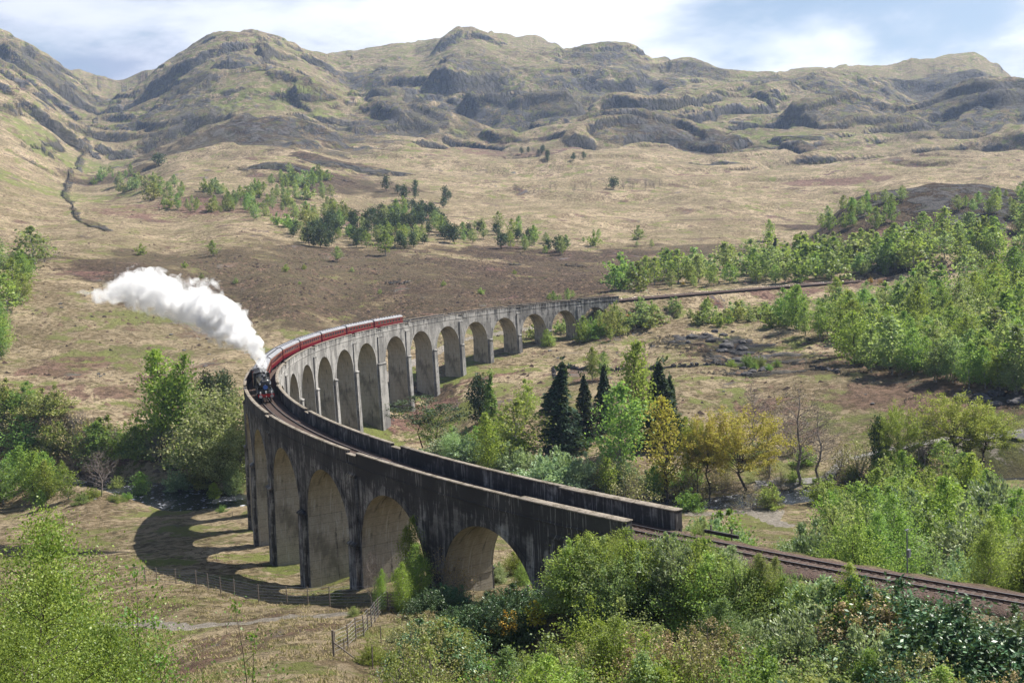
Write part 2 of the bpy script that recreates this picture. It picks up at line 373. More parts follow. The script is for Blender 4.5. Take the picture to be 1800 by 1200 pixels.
def terrain_mat():
    m, N = newmat('moorland')
    pos = N.n('ShaderNodeNewGeometry').outputs['Position']
    m1 = N.n('ShaderNodeVertexColor', layer_name='m1'); m2 = N.n('ShaderNodeVertexColor', layer_name='m2')
    s1 = N.n('ShaderNodeSeparateColor', {0: m1.outputs[0]}); s2 = N.n('ShaderNodeSeparateColor', {0: m2.outputs[0]})
    rock, heath, green = s1.outputs; brack, gravel, wet = s2.outputs
    nf = N.noise(pos, 1.3, 5, 0.65); nm = N.noise(pos, 0.22, 6, 0.62, 0.4); nl = N.noise(pos, 0.035, 6, 0.62, 0.3); nx = N.noise(pos, 0.0075, 6, 0.6)
    # fractal texture from hummock to tuft, so that it holds at every distance
    st = N.noise(N.scale(pos, (1.0, 1.0, 2.0)), 0.45, 9, 0.74, 0.5)
    nb = N.noise(N.scale(pos, (1.0, 1.0, 1.8)), 0.030, 12, 0.74, 0.35)
    nc = N.noise(N.scale(pos, (1.0, 1.0, 1.8)), 0.055, 12, 0.76, 0.2)
    grass = N.mix(N.ramp(nb, .45, .545), (0.215, 0.158, 0.092), (0.52, 0.41, 0.265))
    grass = N.mix(N.math('MULTIPLY', N.ramp(nl, .47, .56), 0.7), grass, (0.205, 0.168, 0.085))
    grass = N.mix(N.math('MULTIPLY', N.ramp(st, .50, .58), 0.6), grass, (0.46, 0.365, 0.255))
    grass = N.mix(N.math('MULTIPLY', N.ramp(st, .495, .42), 0.85), grass, (0.080, 0.060, 0.036))
    gg = N.mix(N.ramp(nc, .45, .55), (0.060, 0.085, 0.018), (0.185, 0.205, 0.058))
    f = N.ramp(N.math('ADD', green, N.math('MULTIPLY', N.math('SUBTRACT', nc, 0.5), 5.0)), .28, .62)
    c = N.mix(f, grass, gg)
    hc = N.mix(N.ramp(st, .44, .56), (0.015, 0.010, 0.009), (0.090, 0.056, 0.037))
    hm = N.math('ADD', heath, N.math('MULTIPLY', N.math('SUBTRACT', N.math('ADD', N.math('MULTIPLY', nb, 0.6), N.math('MULTIPLY', st, 0.4)), 0.5), 8.0))
    c = N.mix(N.math('MULTIPLY', N.ramp(hm, .36, .62), 0.9), c, hc)
    bc = N.mix(N.ramp(st, .44, .56), (0.085, 0.042, 0.038), (0.25, 0.145, 0.115))
    bm = N.math('ADD', brack, N.math('MULTIPLY', N.math('SUBTRACT', nb, 0.5), 5.5))
    c = N.mix(N.math('MULTIPLY', N.ramp(bm, .42, .66), 0.85), c, bc)
    # rock
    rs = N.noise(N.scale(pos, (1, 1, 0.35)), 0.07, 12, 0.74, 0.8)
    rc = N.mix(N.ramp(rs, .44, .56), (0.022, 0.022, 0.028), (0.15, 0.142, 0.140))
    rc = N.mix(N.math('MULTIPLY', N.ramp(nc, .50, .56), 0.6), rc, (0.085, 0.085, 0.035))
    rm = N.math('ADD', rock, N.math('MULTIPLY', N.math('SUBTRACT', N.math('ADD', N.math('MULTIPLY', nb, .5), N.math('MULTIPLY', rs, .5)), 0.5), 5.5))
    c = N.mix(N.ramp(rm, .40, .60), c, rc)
    gc = N.mix(N.ramp(nf, .3, .7), (0.25, 0.22, 0.185), (0.44, 0.40, 0.36))
    c = N.mix(N.ramp(N.math('ADD', gravel, N.math('MULTIPLY', N.math('SUBTRACT', nf, 0.5), 0.7)), .4, .6), c, gc)
    c = N.mix(N.math('MULTIPLY', wet, 0.85), c, (0.045, 0.036, 0.026))
    c = N.mix(N.math('MULTIPLY', N.ramp(nx, .42, .62), 0.35), c, (0.175, 0.145, 0.082))
    h = N.math('ADD', N.math('MULTIPLY', st, 1.1), N.math('MULTIPLY', nf, 0.30))
    far_b = N.math('MULTIPLY', N.math('ADD', nb, rs), N.math('ADD', N.math('MULTIPLY', rock, 26.0), 5.0))
    out(N, principled(N, c, 0.95, N.math('ADD', h, far_b), 1.0, 0.8, 0.1)); return m

def concrete_mat():
    m, N = newmat('weathered_concrete')
    uv = N.n('ShaderNodeUVMap', uv_map='UVMap').outputs[0]
    fc = N.n('ShaderNodeVertexColor', layer_name='face'); s = N.n('ShaderNodeSeparateColor', {0: fc.outputs[0]})
    dark, reveal, moss = s.outputs
    pos = N.n('ShaderNodeNewGeometry').outputs['Position']
    streak = N.noise(N.scale(uv, (1.9, 0.075, 1)), 1.0, 6, 0.66, 0.25)
    streak2 = N.noise(N.scale(uv, (5.5, 0.22, 1)), 1.0, 4, 0.6)
    wide = N.noise(N.scale(uv, (0.22, 0.10, 1)), 1.0, 4, 0.6, 0.5)
    blot = N.noise(uv, 0.5, 6, 0.65, 0.6); fine = N.noise(pos, 3.5, 6, 0.7)
    u = N.n('ShaderNodeSeparateXYZ', {0: uv})
    # shutter-board courses every 0.3 m and lift joints every 1.2 m
    board = N.math('ABSOLUTE', N.math('SUBTRACT', N.math('FRACT', N.math('MULTIPLY', u.outputs[1], 3.2)), 0.5))
    lift = N.math('ABSOLUTE', N.math('SUBTRACT', N.math('FRACT', N.math('ADD', N.math('MULTIPLY', u.outputs[1], 0.8), N.math('MULTIPLY', fine, 0.06))), 0.5))
    base = N.mix(N.ramp(wide, .40, .60), (0.185, 0.178, 0.168), (0.36, 0.345, 0.325))
    base = N.mix(reveal, base, N.mix(N.ramp(wide, .40, .60), (0.185, 0.163, 0.125), (0.38, 0.34, 0.27)))
    base = N.mix(N.math('MULTIPLY', N.ramp(fine, .35, .7), 0.35), base, (0.12, 0.112, 0.10))
    base = N.mix(N.math('MULTIPLY', N.math('GREATER_THAN', lift, 0.475), 0.38), base, (0.09, 0.083, 0.075))
    base = N.mix(N.math('MULTIPLY', N.math('GREATER_THAN', board, 0.44), 0.20), base, (0.10, 0.095, 0.085))
    # soot and algae streaks, with the outer face's painted shade mixed in
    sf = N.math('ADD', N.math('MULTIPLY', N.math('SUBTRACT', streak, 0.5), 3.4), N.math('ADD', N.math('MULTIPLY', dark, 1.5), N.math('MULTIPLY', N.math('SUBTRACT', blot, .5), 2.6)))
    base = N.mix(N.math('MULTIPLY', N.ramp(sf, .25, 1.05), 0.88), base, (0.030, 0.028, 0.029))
    base = N.mix(N.math('MULTIPLY', N.ramp(N.math('ADD', moss, N.math('MULTIPLY', N.math('SUBTRACT', blot, .5), 1.6)), .45, .9), 0.75), base, (0.060, 0.046, 0.022))
    # lime runs
    lime = N.math('MULTIPLY', N.ramp(streak2, .56, .64), N.ramp(wide, .44, .55))
    base = N.mix(N.math('MULTIPLY', lime, 0.42), base, (0.55, 0.53, 0.50))
    hb = N.math('ADD', N.math('MULTIPLY', fine, 0.5), N.math('MULTIPLY', N.math('GREATER_THAN', lift, 0.475), -0.5))
    hb = N.math('ADD', hb, N.math('MULTIPLY', N.math('GREATER_THAN', board, 0.44), -0.3))
    out(N, principled(N, base, 0.92, hb, 0.7, 0.04, 0.15)); return m
def coping_mat():
    m, N = newmat('mossy_coping'); pos = N.n('ShaderNodeNewGeometry').outputs['Position']
    a = N.noise(pos, 0.9, 6, 0.7); b = N.noise(pos, 7, 4, 0.7)
    c = N.mix(N.ramp(a, .38, .62), (0.10, 0.085, 0.062), (0.27, 0.235, 0.20)); c = N.mix(N.ramp(b, .5, .66), c, (0.36, 0.31, 0.26))
    c = N.mix(N.math('MULTIPLY', N.ramp(a, .55, .68), .6), c, (0.075, 0.085, 0.02))
    out(N, principled(N, c, 0.95, b, 0.8, 0.04, 0.1)); return m
def ballast_mat():
    m, N = newmat('ballast'); pos = N.n('ShaderNodeNewGeometry').outputs['Position']
    v = N.n('ShaderNodeTexVoronoi', {'Vector': pos, 'Scale': 9.0}); a = N.noise(pos, 0.6, 5, 0.6)
    c = N.mix(v.outputs['Color'], (0.060, 0.042, 0.036), (0.15, 0.105, 0.088), 'MIX'); c = N.mix(N.ramp(a, .4, .65), c, (0.082, 0.058, 0.047))
    out(N, principled(N, c, 0.95, v.outputs[0], 0.9, 0.08, 0.1)); return m
def foliage_mat(name, c1, c2, trans=0.35, rough=0.55, spec=0.3, objvar=0.62, hue=0.04):
    m, N = newmat(name); g = N.n('ShaderNodeNewGeometry'); oi = N.n('ShaderNodeObjectInfo').outputs['Random']
    c = N.mix(g.outputs['Random Per Island'], c1, c2)
    hs = N.n('ShaderNodeHueSaturation', {'Hue': N.math('ADD', 0.5-hue, N.math('MULTIPLY', oi, 2*hue)), 'Saturation': 0.92,
             'Value': N.math('ADD', 1-objvar*.5, N.math('MULTIPLY', N.math('FRACT', N.math('MULTIPLY', oi, 7.31)), objvar)), 'Color': c})
    p = N.n('ShaderNodeBsdfPrincipled', {'Roughness': rough, 'Specular IOR Level': spec, 'Base Color': hs.outputs[0]})
    t = N.n('ShaderNodeBsdfTranslucent', {'Color': N.mix(0.5, hs.outputs[0], (0.30, 0.40, 0.04))})
    mx = N.n('ShaderNodeMixShader', {0: trans, 1: p.outputs[0], 2: t.outputs[0]}); out(N, mx.outputs[0]); return m
def bark_mat(name, c1, c2):
    m, N = newmat(name); pos = N.n('ShaderNodeTexCoord').outputs['Object']
    a = N.noise(N.scale(pos, (1, 1, .4)), 5, 4, .7); out(N, principled(N, N.mix(N.ramp(a, .4, .6), c1, c2), 0.9, a, .6, .03, .1)); return m
def water_mat():
    m, N = newmat('river_water'); pos = N.n('ShaderNodeNewGeometry').outputs['Position']
    a = N.noise(pos, 0.8, 5, .65, .6); b = N.noise(pos, 0.28, 4, .6, .4)
    foam = N.math('MULTIPLY', N.ramp(a, .56, .66), N.ramp(b, .44, .56))
    c = N.mix(foam, (0.018, 0.020, 0.026), (0.55, 0.56, 0.60))
    nd = N.n('ShaderNodeBsdfPrincipled', {'Base Color': c, 'Roughness': N.math('ADD', 0.10, N.math('MULTIPLY', foam, .6)), 'IOR': 1.33})
    bp = N.n('ShaderNodeBump', {'Strength': .6, 'Distance': .25, 'Height': a}); N.t.links.new(bp.outputs[0], nd.inputs['Normal'])
    out(N, nd.outputs[0]); return m
def volume_mat(name, density, col, aniso=0.0, noise=None):
    m, N = newmat(name)
    d = density
    if noise:
        pos = N.n('ShaderNodeNewGeometry').outputs['Position']
        a = N.noise(pos, noise[0], 6, .66, .35); d = N.math('MULTIPLY', N.ramp(a, noise[1], noise[2]), density)
    pv = N.n('ShaderNodeVolumePrincipled', {'Color': (*col, 1), 'Density': d, 'Anisotropy': aniso})
    N.n('ShaderNodeOutputMaterial', {1: pv.outputs[0]}); return m
M = {}
M['moor'] = terrain_mat(); M['conc'] = concrete_mat(); M['cope'] = coping_mat(); M['ballast'] = ballast_mat(); M['water'] = water_mat()
M['gravel'] = simple('gravel', (0.36, 0.32, 0.28), 0.95, .25, 3, .1, bump=.5); M['asphalt'] = simple('track_surface', (0.21, 0.20, 0.19), .9, .2, 2, .2)
M['rail_rust'] = simple('rusty_rail', (0.10, 0.055, 0.038), .7, .3, 8); M['rail_top'] = simple('polished_rail_head', (0.55, 0.52, 0.50), .28, .1, 4, .5, .85)
M['sleeper'] = simple('weathered_sleeper', (0.075, 0.052, 0.042), .9, .3, 5, bump=.4); M['wood'] = simple('weathered_fence_wood', (0.20, 0.165, 0.135), .9, .25, 6, .1, bump=.5)
M['wire'] = simple('galvanised_wire', (0.30, 0.30, 0.31), .5, .1, 3, .5, .6); M['greymetal'] = simple('grey_painted_metal', (0.17, 0.18, 0.19), .5, .1, 3)
M['stone'] = simple('grey_stone', (0.13, 0.125, 0.12), .9, .45, 1.6, .2, bump=.8); M['darkstone'] = simple('dark_field_stone', (0.085, 0.08, 0.08), .95, .5, 1.2, .1, bump=.8)

# ------------------------------------------------------------------ terrain
def build_terrain():
    na = 890; az = np.concatenate([-np.geomspace(math.pi*.999, .54, 26)[:-1], np.linspace(-.54, .54, na), np.geomspace(.54, math.pi*.999, 26)[1:]])
    D = np.concatenate([[.02, 3, 7], np.exp(np.linspace(math.log(12), math.log(300), 200)), np.exp(np.linspace(math.log(300), math.log(1100), 200))[1:], np.exp(np.linspace(math.log(1100), math.log(2850), 410))[1:], [2950, 3060, 3150, 3250, 3380, 3500], [3800, 4300, 4700, 5200]])
    A, DD = np.meshgrid(az, D, indexing='ij')
    X = CAM[0]+DD*np.cos(YAW+A); Y = CAM[1]+DD*np.sin(YAW+A)
    Z = ground(X, Y)
    Z = np.where(DD > 4350, np.minimum(Z, 150), Z)
    # keep the ground just below the viewer's feet
    Z = np.where(DD < 12, np.minimum(Z, CAM[2]-2.6), Z)
    # surface slope
    gA = np.stack([np.gradient(v, axis=0) for v in (X, Y, Z)], -1); gD = np.stack([np.gradient(v, axis=1) for v in (X, Y, Z)], -1)
    n = np.cross(gD, gA); n /= (np.linalg.norm(n, axis=-1, keepdims=True)+1e-12); nz = np.abs(n[..., 2])
    rock = .85*sst(1-nz, 0.27, 0.55)*sst(DD, 420, 1000)
    rock = np.maximum(rock, (0.12+.22*fbm(X/420, Y/420, 3, 35))*sst(DD, 1400, 2100))
    # image-independent patches given by surveyed centres: (x, y, radius m, stretch)
    def patch(lst, pw=1.0):
        lst = [q for q in lst]
        o = np.zeros_like(X)
        for q in lst:
            px, py, rx = q[:3]; k = q[3] if len(q) > 3 else 1.0
            p, Dh = hit(px, py); dx, dy = X-p[0], Y-p[1]
            a = math.atan2(p[1]-CAM[1], p[0]-CAM[0]); al = dx*math.cos(a)+dy*math.sin(a); ac = -dx*math.sin(a)+dy*math.cos(a)
            d = np.hypot(ac/rx, al/(rx*k)); I = d < 2.2
            if not I.any(): continue
            d = d[I]+1.1*fbm(X[I]/(rx*.55)+px, Y[I]/(rx*.55), 4, 7, .62)
            o[I] = np.maximum(o[I], 1-sst(d, .55, 1.25))
        return o
    heath = patch([(300,470,60,1.1),(420,480,75,1.1),(560,480,80,1.1),(700,500,90,1.1),(820,500,80,1.1),(950,490,80,1.0),(1040,470,60),(560,540,50),(700,545,45,.8),(860,530,40,.7),(620,455,60),(900,445,60,.6),(1000,455,50,.8),
                   (200,310,55),(400,350,60),(560,280,60),(430,250,130,1),(300,260,60),(1210,440,70,.7),(1300,440,60,.6),(1430,400,50,.5),(1650,335,80,.8),(1740,350,70,.8),(1540,400,60),(1640,390,50),(1270,615,16,1),(1340,640,20,1),(1450,650,20,.7),(600,330,100,.7),(1400,270,100,.4),(1240,250,120,.5),
                   (620,690,10),(760,690,12,.8),(1720,705,20,.5),(1560,690,18,.5)])
    heath = np.maximum(heath*1.0, -.07+.09*sst(DD, 400, 800)+.12*sst(DD, 1300, 2200)+.85*np.maximum(0, fbm(X/130, Y/130, 4, 36)-.04)*sst(DD, 380, 700))
    brack = patch([(130,640,16,.9),(100,655,13,.6),(210,690,20,.45),(60,695,9,.5),(270,665,8,.6),(160,480,8,.6),(1600,690,25,.6),(1480,700,16,.5),(1650,730,14,.6),(740,640,8,.5),(720,660,6,.6),(860,660,10,.6),(1250,310,40,.4),(680,380,50,.6),(1460,320,60,.4),
                   (310,360,90,.6),(430,370,80,.6),(1600,420,50,.6),(1480,500,30,.6),(900,270,120,.4),(1360,510,30,.6),(1350,720,14,.6),(1680,560,30,1)])*.75
    near = 1-sst(DD, 200, 330)
    green = 0.20*np.ones_like(X)+.06*near-.12*sst(DD, 360, 520)+0.26*sst(DD, 1300, 2200)
    green = np.maximum(green, patch([(1778,788,20,1.2),(1720,785,14,.8),(1640,790,10,1)])*1.3)
    green = np.maximum(green, .55*patch([(700,700,18,1),(760,660,20,.8),(840,620,16,.7),(900,590,20,.6),(640,770,15,1),(780,740,20,1),(400,1010,10,.8),(500,1000,9,.7),(440,950,9,.8),(480,900,10,1),(330,930,12,.5),(1480,740,20,.5),(1560,755,14,.5),(330,1090,6,.6),(280,1060,5,.5),(680,750,20,1),(320,560,25,.5),(250,560,25,.5),(240,620,25,.6),(60,330,120,.7),(90,260,140,.7),(1400,240,150,.5),(430,180,200,.5)]))
    green = np.where(DD < 330, np.maximum(green, .2+.28*fbm(X/17, Y/17, 3, 80)), green)
    heath = np.where(DD < 150, np.maximum(heath, .10+.35*fbm(X/8, Y/8, 3, 85)), heath)
    gravel = patch([(1338,903,4.5,1.1),(1235,900,4,.4),(1480,802,4,.6)])
    for P, w in ((PATH_A, 1.2), (PATH_B, 2.0), (PATH_C, 1.7), (PATH_D, 1.2)):
        gravel = np.maximum(gravel, 1-sst(polydist(X, Y, P), w*.75, w*1.35))
    dr = polydist(X, Y, RIVER); gravel = np.maximum(gravel, .5*(1-sst(np.abs(dr-7.5), 1.0, 3.0)))
    # trackside ballast shoulders and scree
    wet = (1-sst(dr, 5.5, 8))
    # ravine of the burn
    burn = [tuple(hit(*q)[0][:2]) for q in ((222,158),(195,180),(168,215),(150,260),(125,310),(115,340),(135,380),(190,405))]
    bd = polydist(X, Y, burn); wb = (1.2+.0009*DD)*(1+.5*fbm(X/30, Y/30, 2, 33))
    bd = bd+fbm(X/40, Y/40, 3, 34)*6
    rock = np.maximum(rock, .55*(1-sst(bd, wb*.8, wb*2.0)))
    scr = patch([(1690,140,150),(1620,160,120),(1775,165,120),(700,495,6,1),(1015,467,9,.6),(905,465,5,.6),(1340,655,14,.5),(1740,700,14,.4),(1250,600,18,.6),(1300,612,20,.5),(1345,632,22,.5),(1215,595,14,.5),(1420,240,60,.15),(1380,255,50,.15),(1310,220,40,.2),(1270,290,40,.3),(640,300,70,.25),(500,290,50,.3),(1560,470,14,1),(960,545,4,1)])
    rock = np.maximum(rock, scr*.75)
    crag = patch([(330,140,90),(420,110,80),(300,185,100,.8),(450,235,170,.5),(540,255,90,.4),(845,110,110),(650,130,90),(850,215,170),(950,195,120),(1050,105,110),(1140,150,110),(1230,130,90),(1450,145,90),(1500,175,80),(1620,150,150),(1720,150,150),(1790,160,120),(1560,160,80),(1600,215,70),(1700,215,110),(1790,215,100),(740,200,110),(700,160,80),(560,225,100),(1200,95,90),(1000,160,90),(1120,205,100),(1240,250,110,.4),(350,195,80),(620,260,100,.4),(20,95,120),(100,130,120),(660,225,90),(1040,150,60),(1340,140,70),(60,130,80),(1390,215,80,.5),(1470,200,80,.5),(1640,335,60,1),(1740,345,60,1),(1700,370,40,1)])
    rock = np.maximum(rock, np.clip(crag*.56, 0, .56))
    V = np.stack([X, Y, Z], -1).reshape(-1, 3); nA, nD = X.shape
    i, j = np.meshgrid(np.arange(nA-1), np.arange(nD-1), indexing='ij'); a = (i*nD+j).ravel()
    F = np.stack([a, a+nD, a+nD+1, a+1], 1)
    one = np.ones_like(X).ravel()
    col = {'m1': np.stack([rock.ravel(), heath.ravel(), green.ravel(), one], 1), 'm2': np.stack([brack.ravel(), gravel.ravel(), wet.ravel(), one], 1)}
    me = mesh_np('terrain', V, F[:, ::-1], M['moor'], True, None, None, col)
    # make sure that the faces look up
    if me.polygons[len(F)//2].normal.z < 0:
        me.flip_normals()
    tag(obj('terrain', me), kind='structure')
def P_of(lst): return [tuple(hit(x, y)[0][:2]) for x, y in lst]
PATH_A = P_of([(150,1098),(250,1096),(330,1102),(420,1096),(520,1084),(600,1078)])
PATH_B = P_of([(600,720),(640,690),(690,655),(720,640),(800,600),(880,585),(960,572)])
PATH_C = P_of([(1215,902),(1300,900),(1340,890)])+P_of([(1350,912),(1385,925)])
PATH_D = P_of([(1330,850),(1400,846),(1455,840),(1490,805),(1540,795),(1600,785),(1680,772),(1760,764),(1800,763)])
build_terrain()
def ribbon(name, P, w, z=None, off=0.04, m=None, kind='structure', sub=2.0, label=None, edge=0.0):
    pts = [np.array(P[0][:2])]
    for a, b in zip(P[:-1], P[1:]):
        a, b = np.array(a[:2]), np.array(b[:2]); k = max(1, int(np.linalg.norm(b-a)/sub))
        for q in range(1, k+1): pts.append(a+(b-a)*q/k)
    pts = np.array(pts); d = np.gradient(pts, axis=0); d /= np.linalg.norm(d, axis=1, keepdims=True)+1e-9; nn = np.stack([-d[:, 1], d[:, 0]], 1)
    rows = np.linspace(-1, 1, 7); V = []
    for i, p in enumerate(pts):
        for r_ in rows:
            q = p+nn[i]*w*r_*(1+edge*math.sin(i*1.7+r_)); V.append((q[0], q[1], 0))
    V = np.array(V); V[:, 2] = z if z is not None else ground(V[:, 0], V[:, 1])+off
    k = len(rows); F = [(i*k+j, (i+1)*k+j, (i+1)*k+j+1, i*k+j+1) for i in range(len(pts)-1) for j in range(k-1)]
    return tag(obj(name, mesh_np(name, V, np.array(F), m, True)), kind=kind, label=label)
ribbon('river', RIVER, 15, z=WATER_Z, m=M['water'])
ribbon('gravel_road', PATH_D, 1.1, off=0.10, m=M['asphalt'])
# ------------------------------------------------------------------ the viaduct
def arch_th(k):      # angle of the crown of arch k (0 = the one nearest the viewer)
    return (k+.5)*DTH+KE*((k > 7)+(k > 12))
def cellb(k):        # boundary between arch k-1 and k (centre of the pier)
    if k == 0: return 0.0
    if k == 21: return 21*DTH+2*KE
    return (arch_th(k-1)+arch_th(k))/2
SPAN = 7.62
def topz(s): return ZT+SL*s
def cylp(s, rad, z):
    th = -s/R; return (rad*math.cos(th), rad*math.sin(th), z)
via = empty('viaduct', (R*math.cos(-0.8), R*math.sin(-0.8), 0)); VO = np.array(via.location)
tag(via, 'long curved grey concrete railway viaduct of 21 arches crossing the glen', 'viaduct')
class CM:
    """mesh on the cylinder: vertices given as (s, radius, z), with UV = (s or r, z) and the mask of staining and painted shade"""
    def __init__(s): s.V = []; s.UV = []; s.C = []; s.F = []
    def v(s, S, rad, z, u=None, rev=0.0):
        i = len(s.V); s.V.append(cylp(S, rad, z)); s.UV.append((S if u is None else u, z)); s.C.append(stain_shade(S, rad, z, rev)); return i
    def quad(s, *q): s.F.append(q)
    def block(s, s0, s1, r0, r1, z0, z1, ns=1, rev_s=0.0, grow=0.0, growr=0.0, nz=1):
        """box s0..s1 x r0..r1 x z0..z1; grow = how much wider the foot is on each side"""
        for k in range(ns):
            a = s0+(s1-s0)*k/ns; b = s0+(s1-s0)*(k+1)/ns
            for j in range(nz):
                f0, f1 = j/nz, (j+1)/nz; za, zb = z0+(z1-z0)*f0, z0+(z1-z0)*f1
                def q(S, edge, f): return S+edge*grow*(1-f)
                def qr(rr, e, f): return rr+e*growr*(1-f)
                ea, eb = (-1 if k == 0 else 0), (1 if k == ns-1 else 0)
                for rr, e, fl in ((r1, 1, 0), (r0, -1, 1)):
                    f = [s.v(q(a, ea, f0), qr(rr, e, f0), za), s.v(q(b, eb, f0), qr(rr, e, f0), za), s.v(q(b, eb, f1), qr(rr, e, f1), zb), s.v(q(a, ea, f1), qr(rr, e, f1), zb)]
                    s.quad(*(f if fl else f[::-1]))
                for S, e, on, fl in ((s0, -1, k == 0, 0), (s1, 1, k == ns-1, 1)):
                    if on:
                        f = [s.v(q(S, e, f0), qr(r0, -1, f0), za, r0, rev_s), s.v(q(S, e, f0), qr(r1, 1, f0), za, r1, rev_s), s.v(q(S, e, f1), qr(r1, 1, f1), zb, r1, rev_s), s.v(q(S, e, f1), qr(r0, -1, f1), zb, r0, rev_s)]
                        s.quad(*(f if fl else f[::-1]))
            for z, fl, f in ((z1, 0, 1), (z0, 1, 0)):
                g = [s.v(a-(grow if k == 0 else 0)*(1-f), r0-growr*(1-f), z, 0), s.v(b+(grow if k == ns-1 else 0)*(1-f), r0-growr*(1-f), z, 0), s.v(b+(grow if k == ns-1 else 0)*(1-f), r1+growr*(1-f), z, 0), s.v(a-(grow if k == 0 else 0)*(1-f), r1+growr*(1-f), z, 0)]
                s.quad(*(g[::-1] if fl == 0 else g))
        return s
    def obj(s, name, mat=None, parent=None):
        V = np.array(s.V)-VO
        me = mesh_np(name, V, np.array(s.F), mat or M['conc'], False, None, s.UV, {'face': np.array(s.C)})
        return obj(name, me, parent or via)
def stain_shade(S, rad, z, rev):
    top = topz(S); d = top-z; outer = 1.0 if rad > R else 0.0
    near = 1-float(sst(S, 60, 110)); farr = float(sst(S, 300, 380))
    if outer: dk = .36+.80*math.exp(-max(d-1.3, 0)/1.1)+.16*near  # outer face darker overall: real staining plus its shade painted into the colour
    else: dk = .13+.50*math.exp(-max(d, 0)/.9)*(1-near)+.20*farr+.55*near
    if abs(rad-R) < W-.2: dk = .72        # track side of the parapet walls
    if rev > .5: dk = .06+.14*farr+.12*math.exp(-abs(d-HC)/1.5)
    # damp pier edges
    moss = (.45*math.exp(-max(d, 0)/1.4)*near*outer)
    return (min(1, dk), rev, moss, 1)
ZDK = RAILZ-0.55      # deck level, ballast on top of it
def arch_obj(k):
    c = CM(); a, b = cellb(k)*R, cellb(k+1)*R; m = arch_th(k)*R; zc = topz(m)-HC; zs = zc-SPAN
    S = [a, (a+m-SPAN)/2]+[m-SPAN*math.cos(t) for t in np.linspace(0, math.pi, 33)]+[(b+m+SPAN)/2, b]
    def zb(s_): 
        q = (s_-m)/SPAN; return zs+SPAN*math.sqrt(max(0, 1-q*q)) if abs(q) < 1 else zs
    nzr = 3
    for i in range(len(S)-1):
        p, q = S[i], S[i+1]; zp, zq = zb(p), zb(q); tp, tq = topz(p)-1.55, topz(q)-1.55
        for rr, fl in ((R+W, 0), (R-W, 1)):
            for j in range(nzr):
                f0, f1 = j/nzr, (j+1)/nzr
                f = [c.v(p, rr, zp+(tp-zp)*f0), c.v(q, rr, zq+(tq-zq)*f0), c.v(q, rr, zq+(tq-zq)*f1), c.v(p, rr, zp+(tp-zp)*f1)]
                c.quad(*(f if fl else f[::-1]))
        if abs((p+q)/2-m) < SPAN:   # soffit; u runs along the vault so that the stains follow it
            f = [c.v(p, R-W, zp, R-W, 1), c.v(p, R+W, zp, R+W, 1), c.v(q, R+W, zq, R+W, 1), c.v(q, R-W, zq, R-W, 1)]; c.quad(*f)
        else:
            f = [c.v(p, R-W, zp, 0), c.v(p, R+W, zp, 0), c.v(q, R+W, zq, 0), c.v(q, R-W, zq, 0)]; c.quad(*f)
    o = c.obj('arch')
    # arch ring, 0.75 m deep, slightly proud on both faces
    T = np.linspace(0, math.pi, 29)
    for rr, dr, fl in ((R+W, .07, 0), (R-W, -.07, 1)):
        ring = CM()
        for i in range(28):
            P = [(m-(SPAN+e)*math.cos(t), zs+(SPAN+e)*math.sin(t)) for t in (T[i], T[i+1]) for e in (0.004, .72)]
            f = [ring.v(P[j][0], rr+dr, P[j][1]) for j in (0, 2, 3, 1)]; ring.quad(*(f if not fl else f[::-1]))
            g = [ring.v(P[1][0], rr+dr, P[1][1]), ring.v(P[3][0], rr+dr, P[3][1]), ring.v(P[3][0], rr, P[3][1]), ring.v(P[1][0], rr, P[1][1])]; ring.quad(*g)
            g = [ring.v(P[0][0], rr+dr, P[0][1]), ring.v(P[2][0], rr+dr, P[2][1]), ring.v(P[2][0], rr, P[2][1]), ring.v(P[0][0], rr, P[0][1])]; ring.quad(*g)
        ring.obj('arch_ring', parent=o)
    return o
for k in range(21): arch_obj(k)
def gz(S, rad): 
    p = cylp(S, rad, 0); return float(ground(p[0], p[1]))
PIL = []
for k in range(1, 21):
    s0 = cellb(k)*R; ml = arch_th(k-1)*R+SPAN; mr = arch_th(k)*R-SPAN
    zs = topz(s0)-HC-SPAN; zg = min(gz(s0, R-W), gz(s0, R+W), gz(s0, R))-1.2
    king = (k in (8, 13)); pil = (k % 2 == 0 and k < 8) or (k > 8 and k % 2 == 0) or king
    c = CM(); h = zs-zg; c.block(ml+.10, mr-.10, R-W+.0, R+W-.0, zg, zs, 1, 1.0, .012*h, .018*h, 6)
    o = c.obj('pier')
    # impost cap and buttress on each face
    wb = (mr-ml)*.30 if not king else (mr-ml)*.40
    for sg in (1, -1):
        rin = R+sg*(W-.3); rout = R+sg*(W+.62)
        c = CM(); c.block(s0-wb, s0+wb, min(rin, rout), max(rin, rout), zg, zs-.1, 1, 0, .010*h, .02*h, 5); bt = c.obj('buttress', parent=o)
        c = CM(); i0 = [c.v(s0-wb-.12, R+sg*(W-.1), zs-.1), c.v(s0+wb+.12, R+sg*(W-.1), zs-.1), c.v(s0+wb+.12, R+sg*(W+.78), zs-.1), c.v(s0-wb-.12, R+sg*(W+.78), zs-.1)]
        i1 = [c.v(s0-wb-.12, R+sg*(W-.1), zs+.55), c.v(s0+wb+.12, R+sg*(W-.1), zs+.55), c.v(s0+wb+.12, R+sg*(W+.78), zs+.12), c.v(s0-wb-.12, R+sg*(W+.78), zs+.12)]
        for q in ((3, 2, 1, 0),): c.quad(*[i0[j] for j in q])
        c.quad(*i1)
        for j in range(4): c.quad(i0[j], i0[(j+1) % 4], i1[(j+1) % 4], i1[j])
        c.obj('impost_cap', parent=o)
    if pil: PIL.append((s0, king))
PIL.append((-1.6, False)); PIL.append((cellb(21)*R+1.4, False))
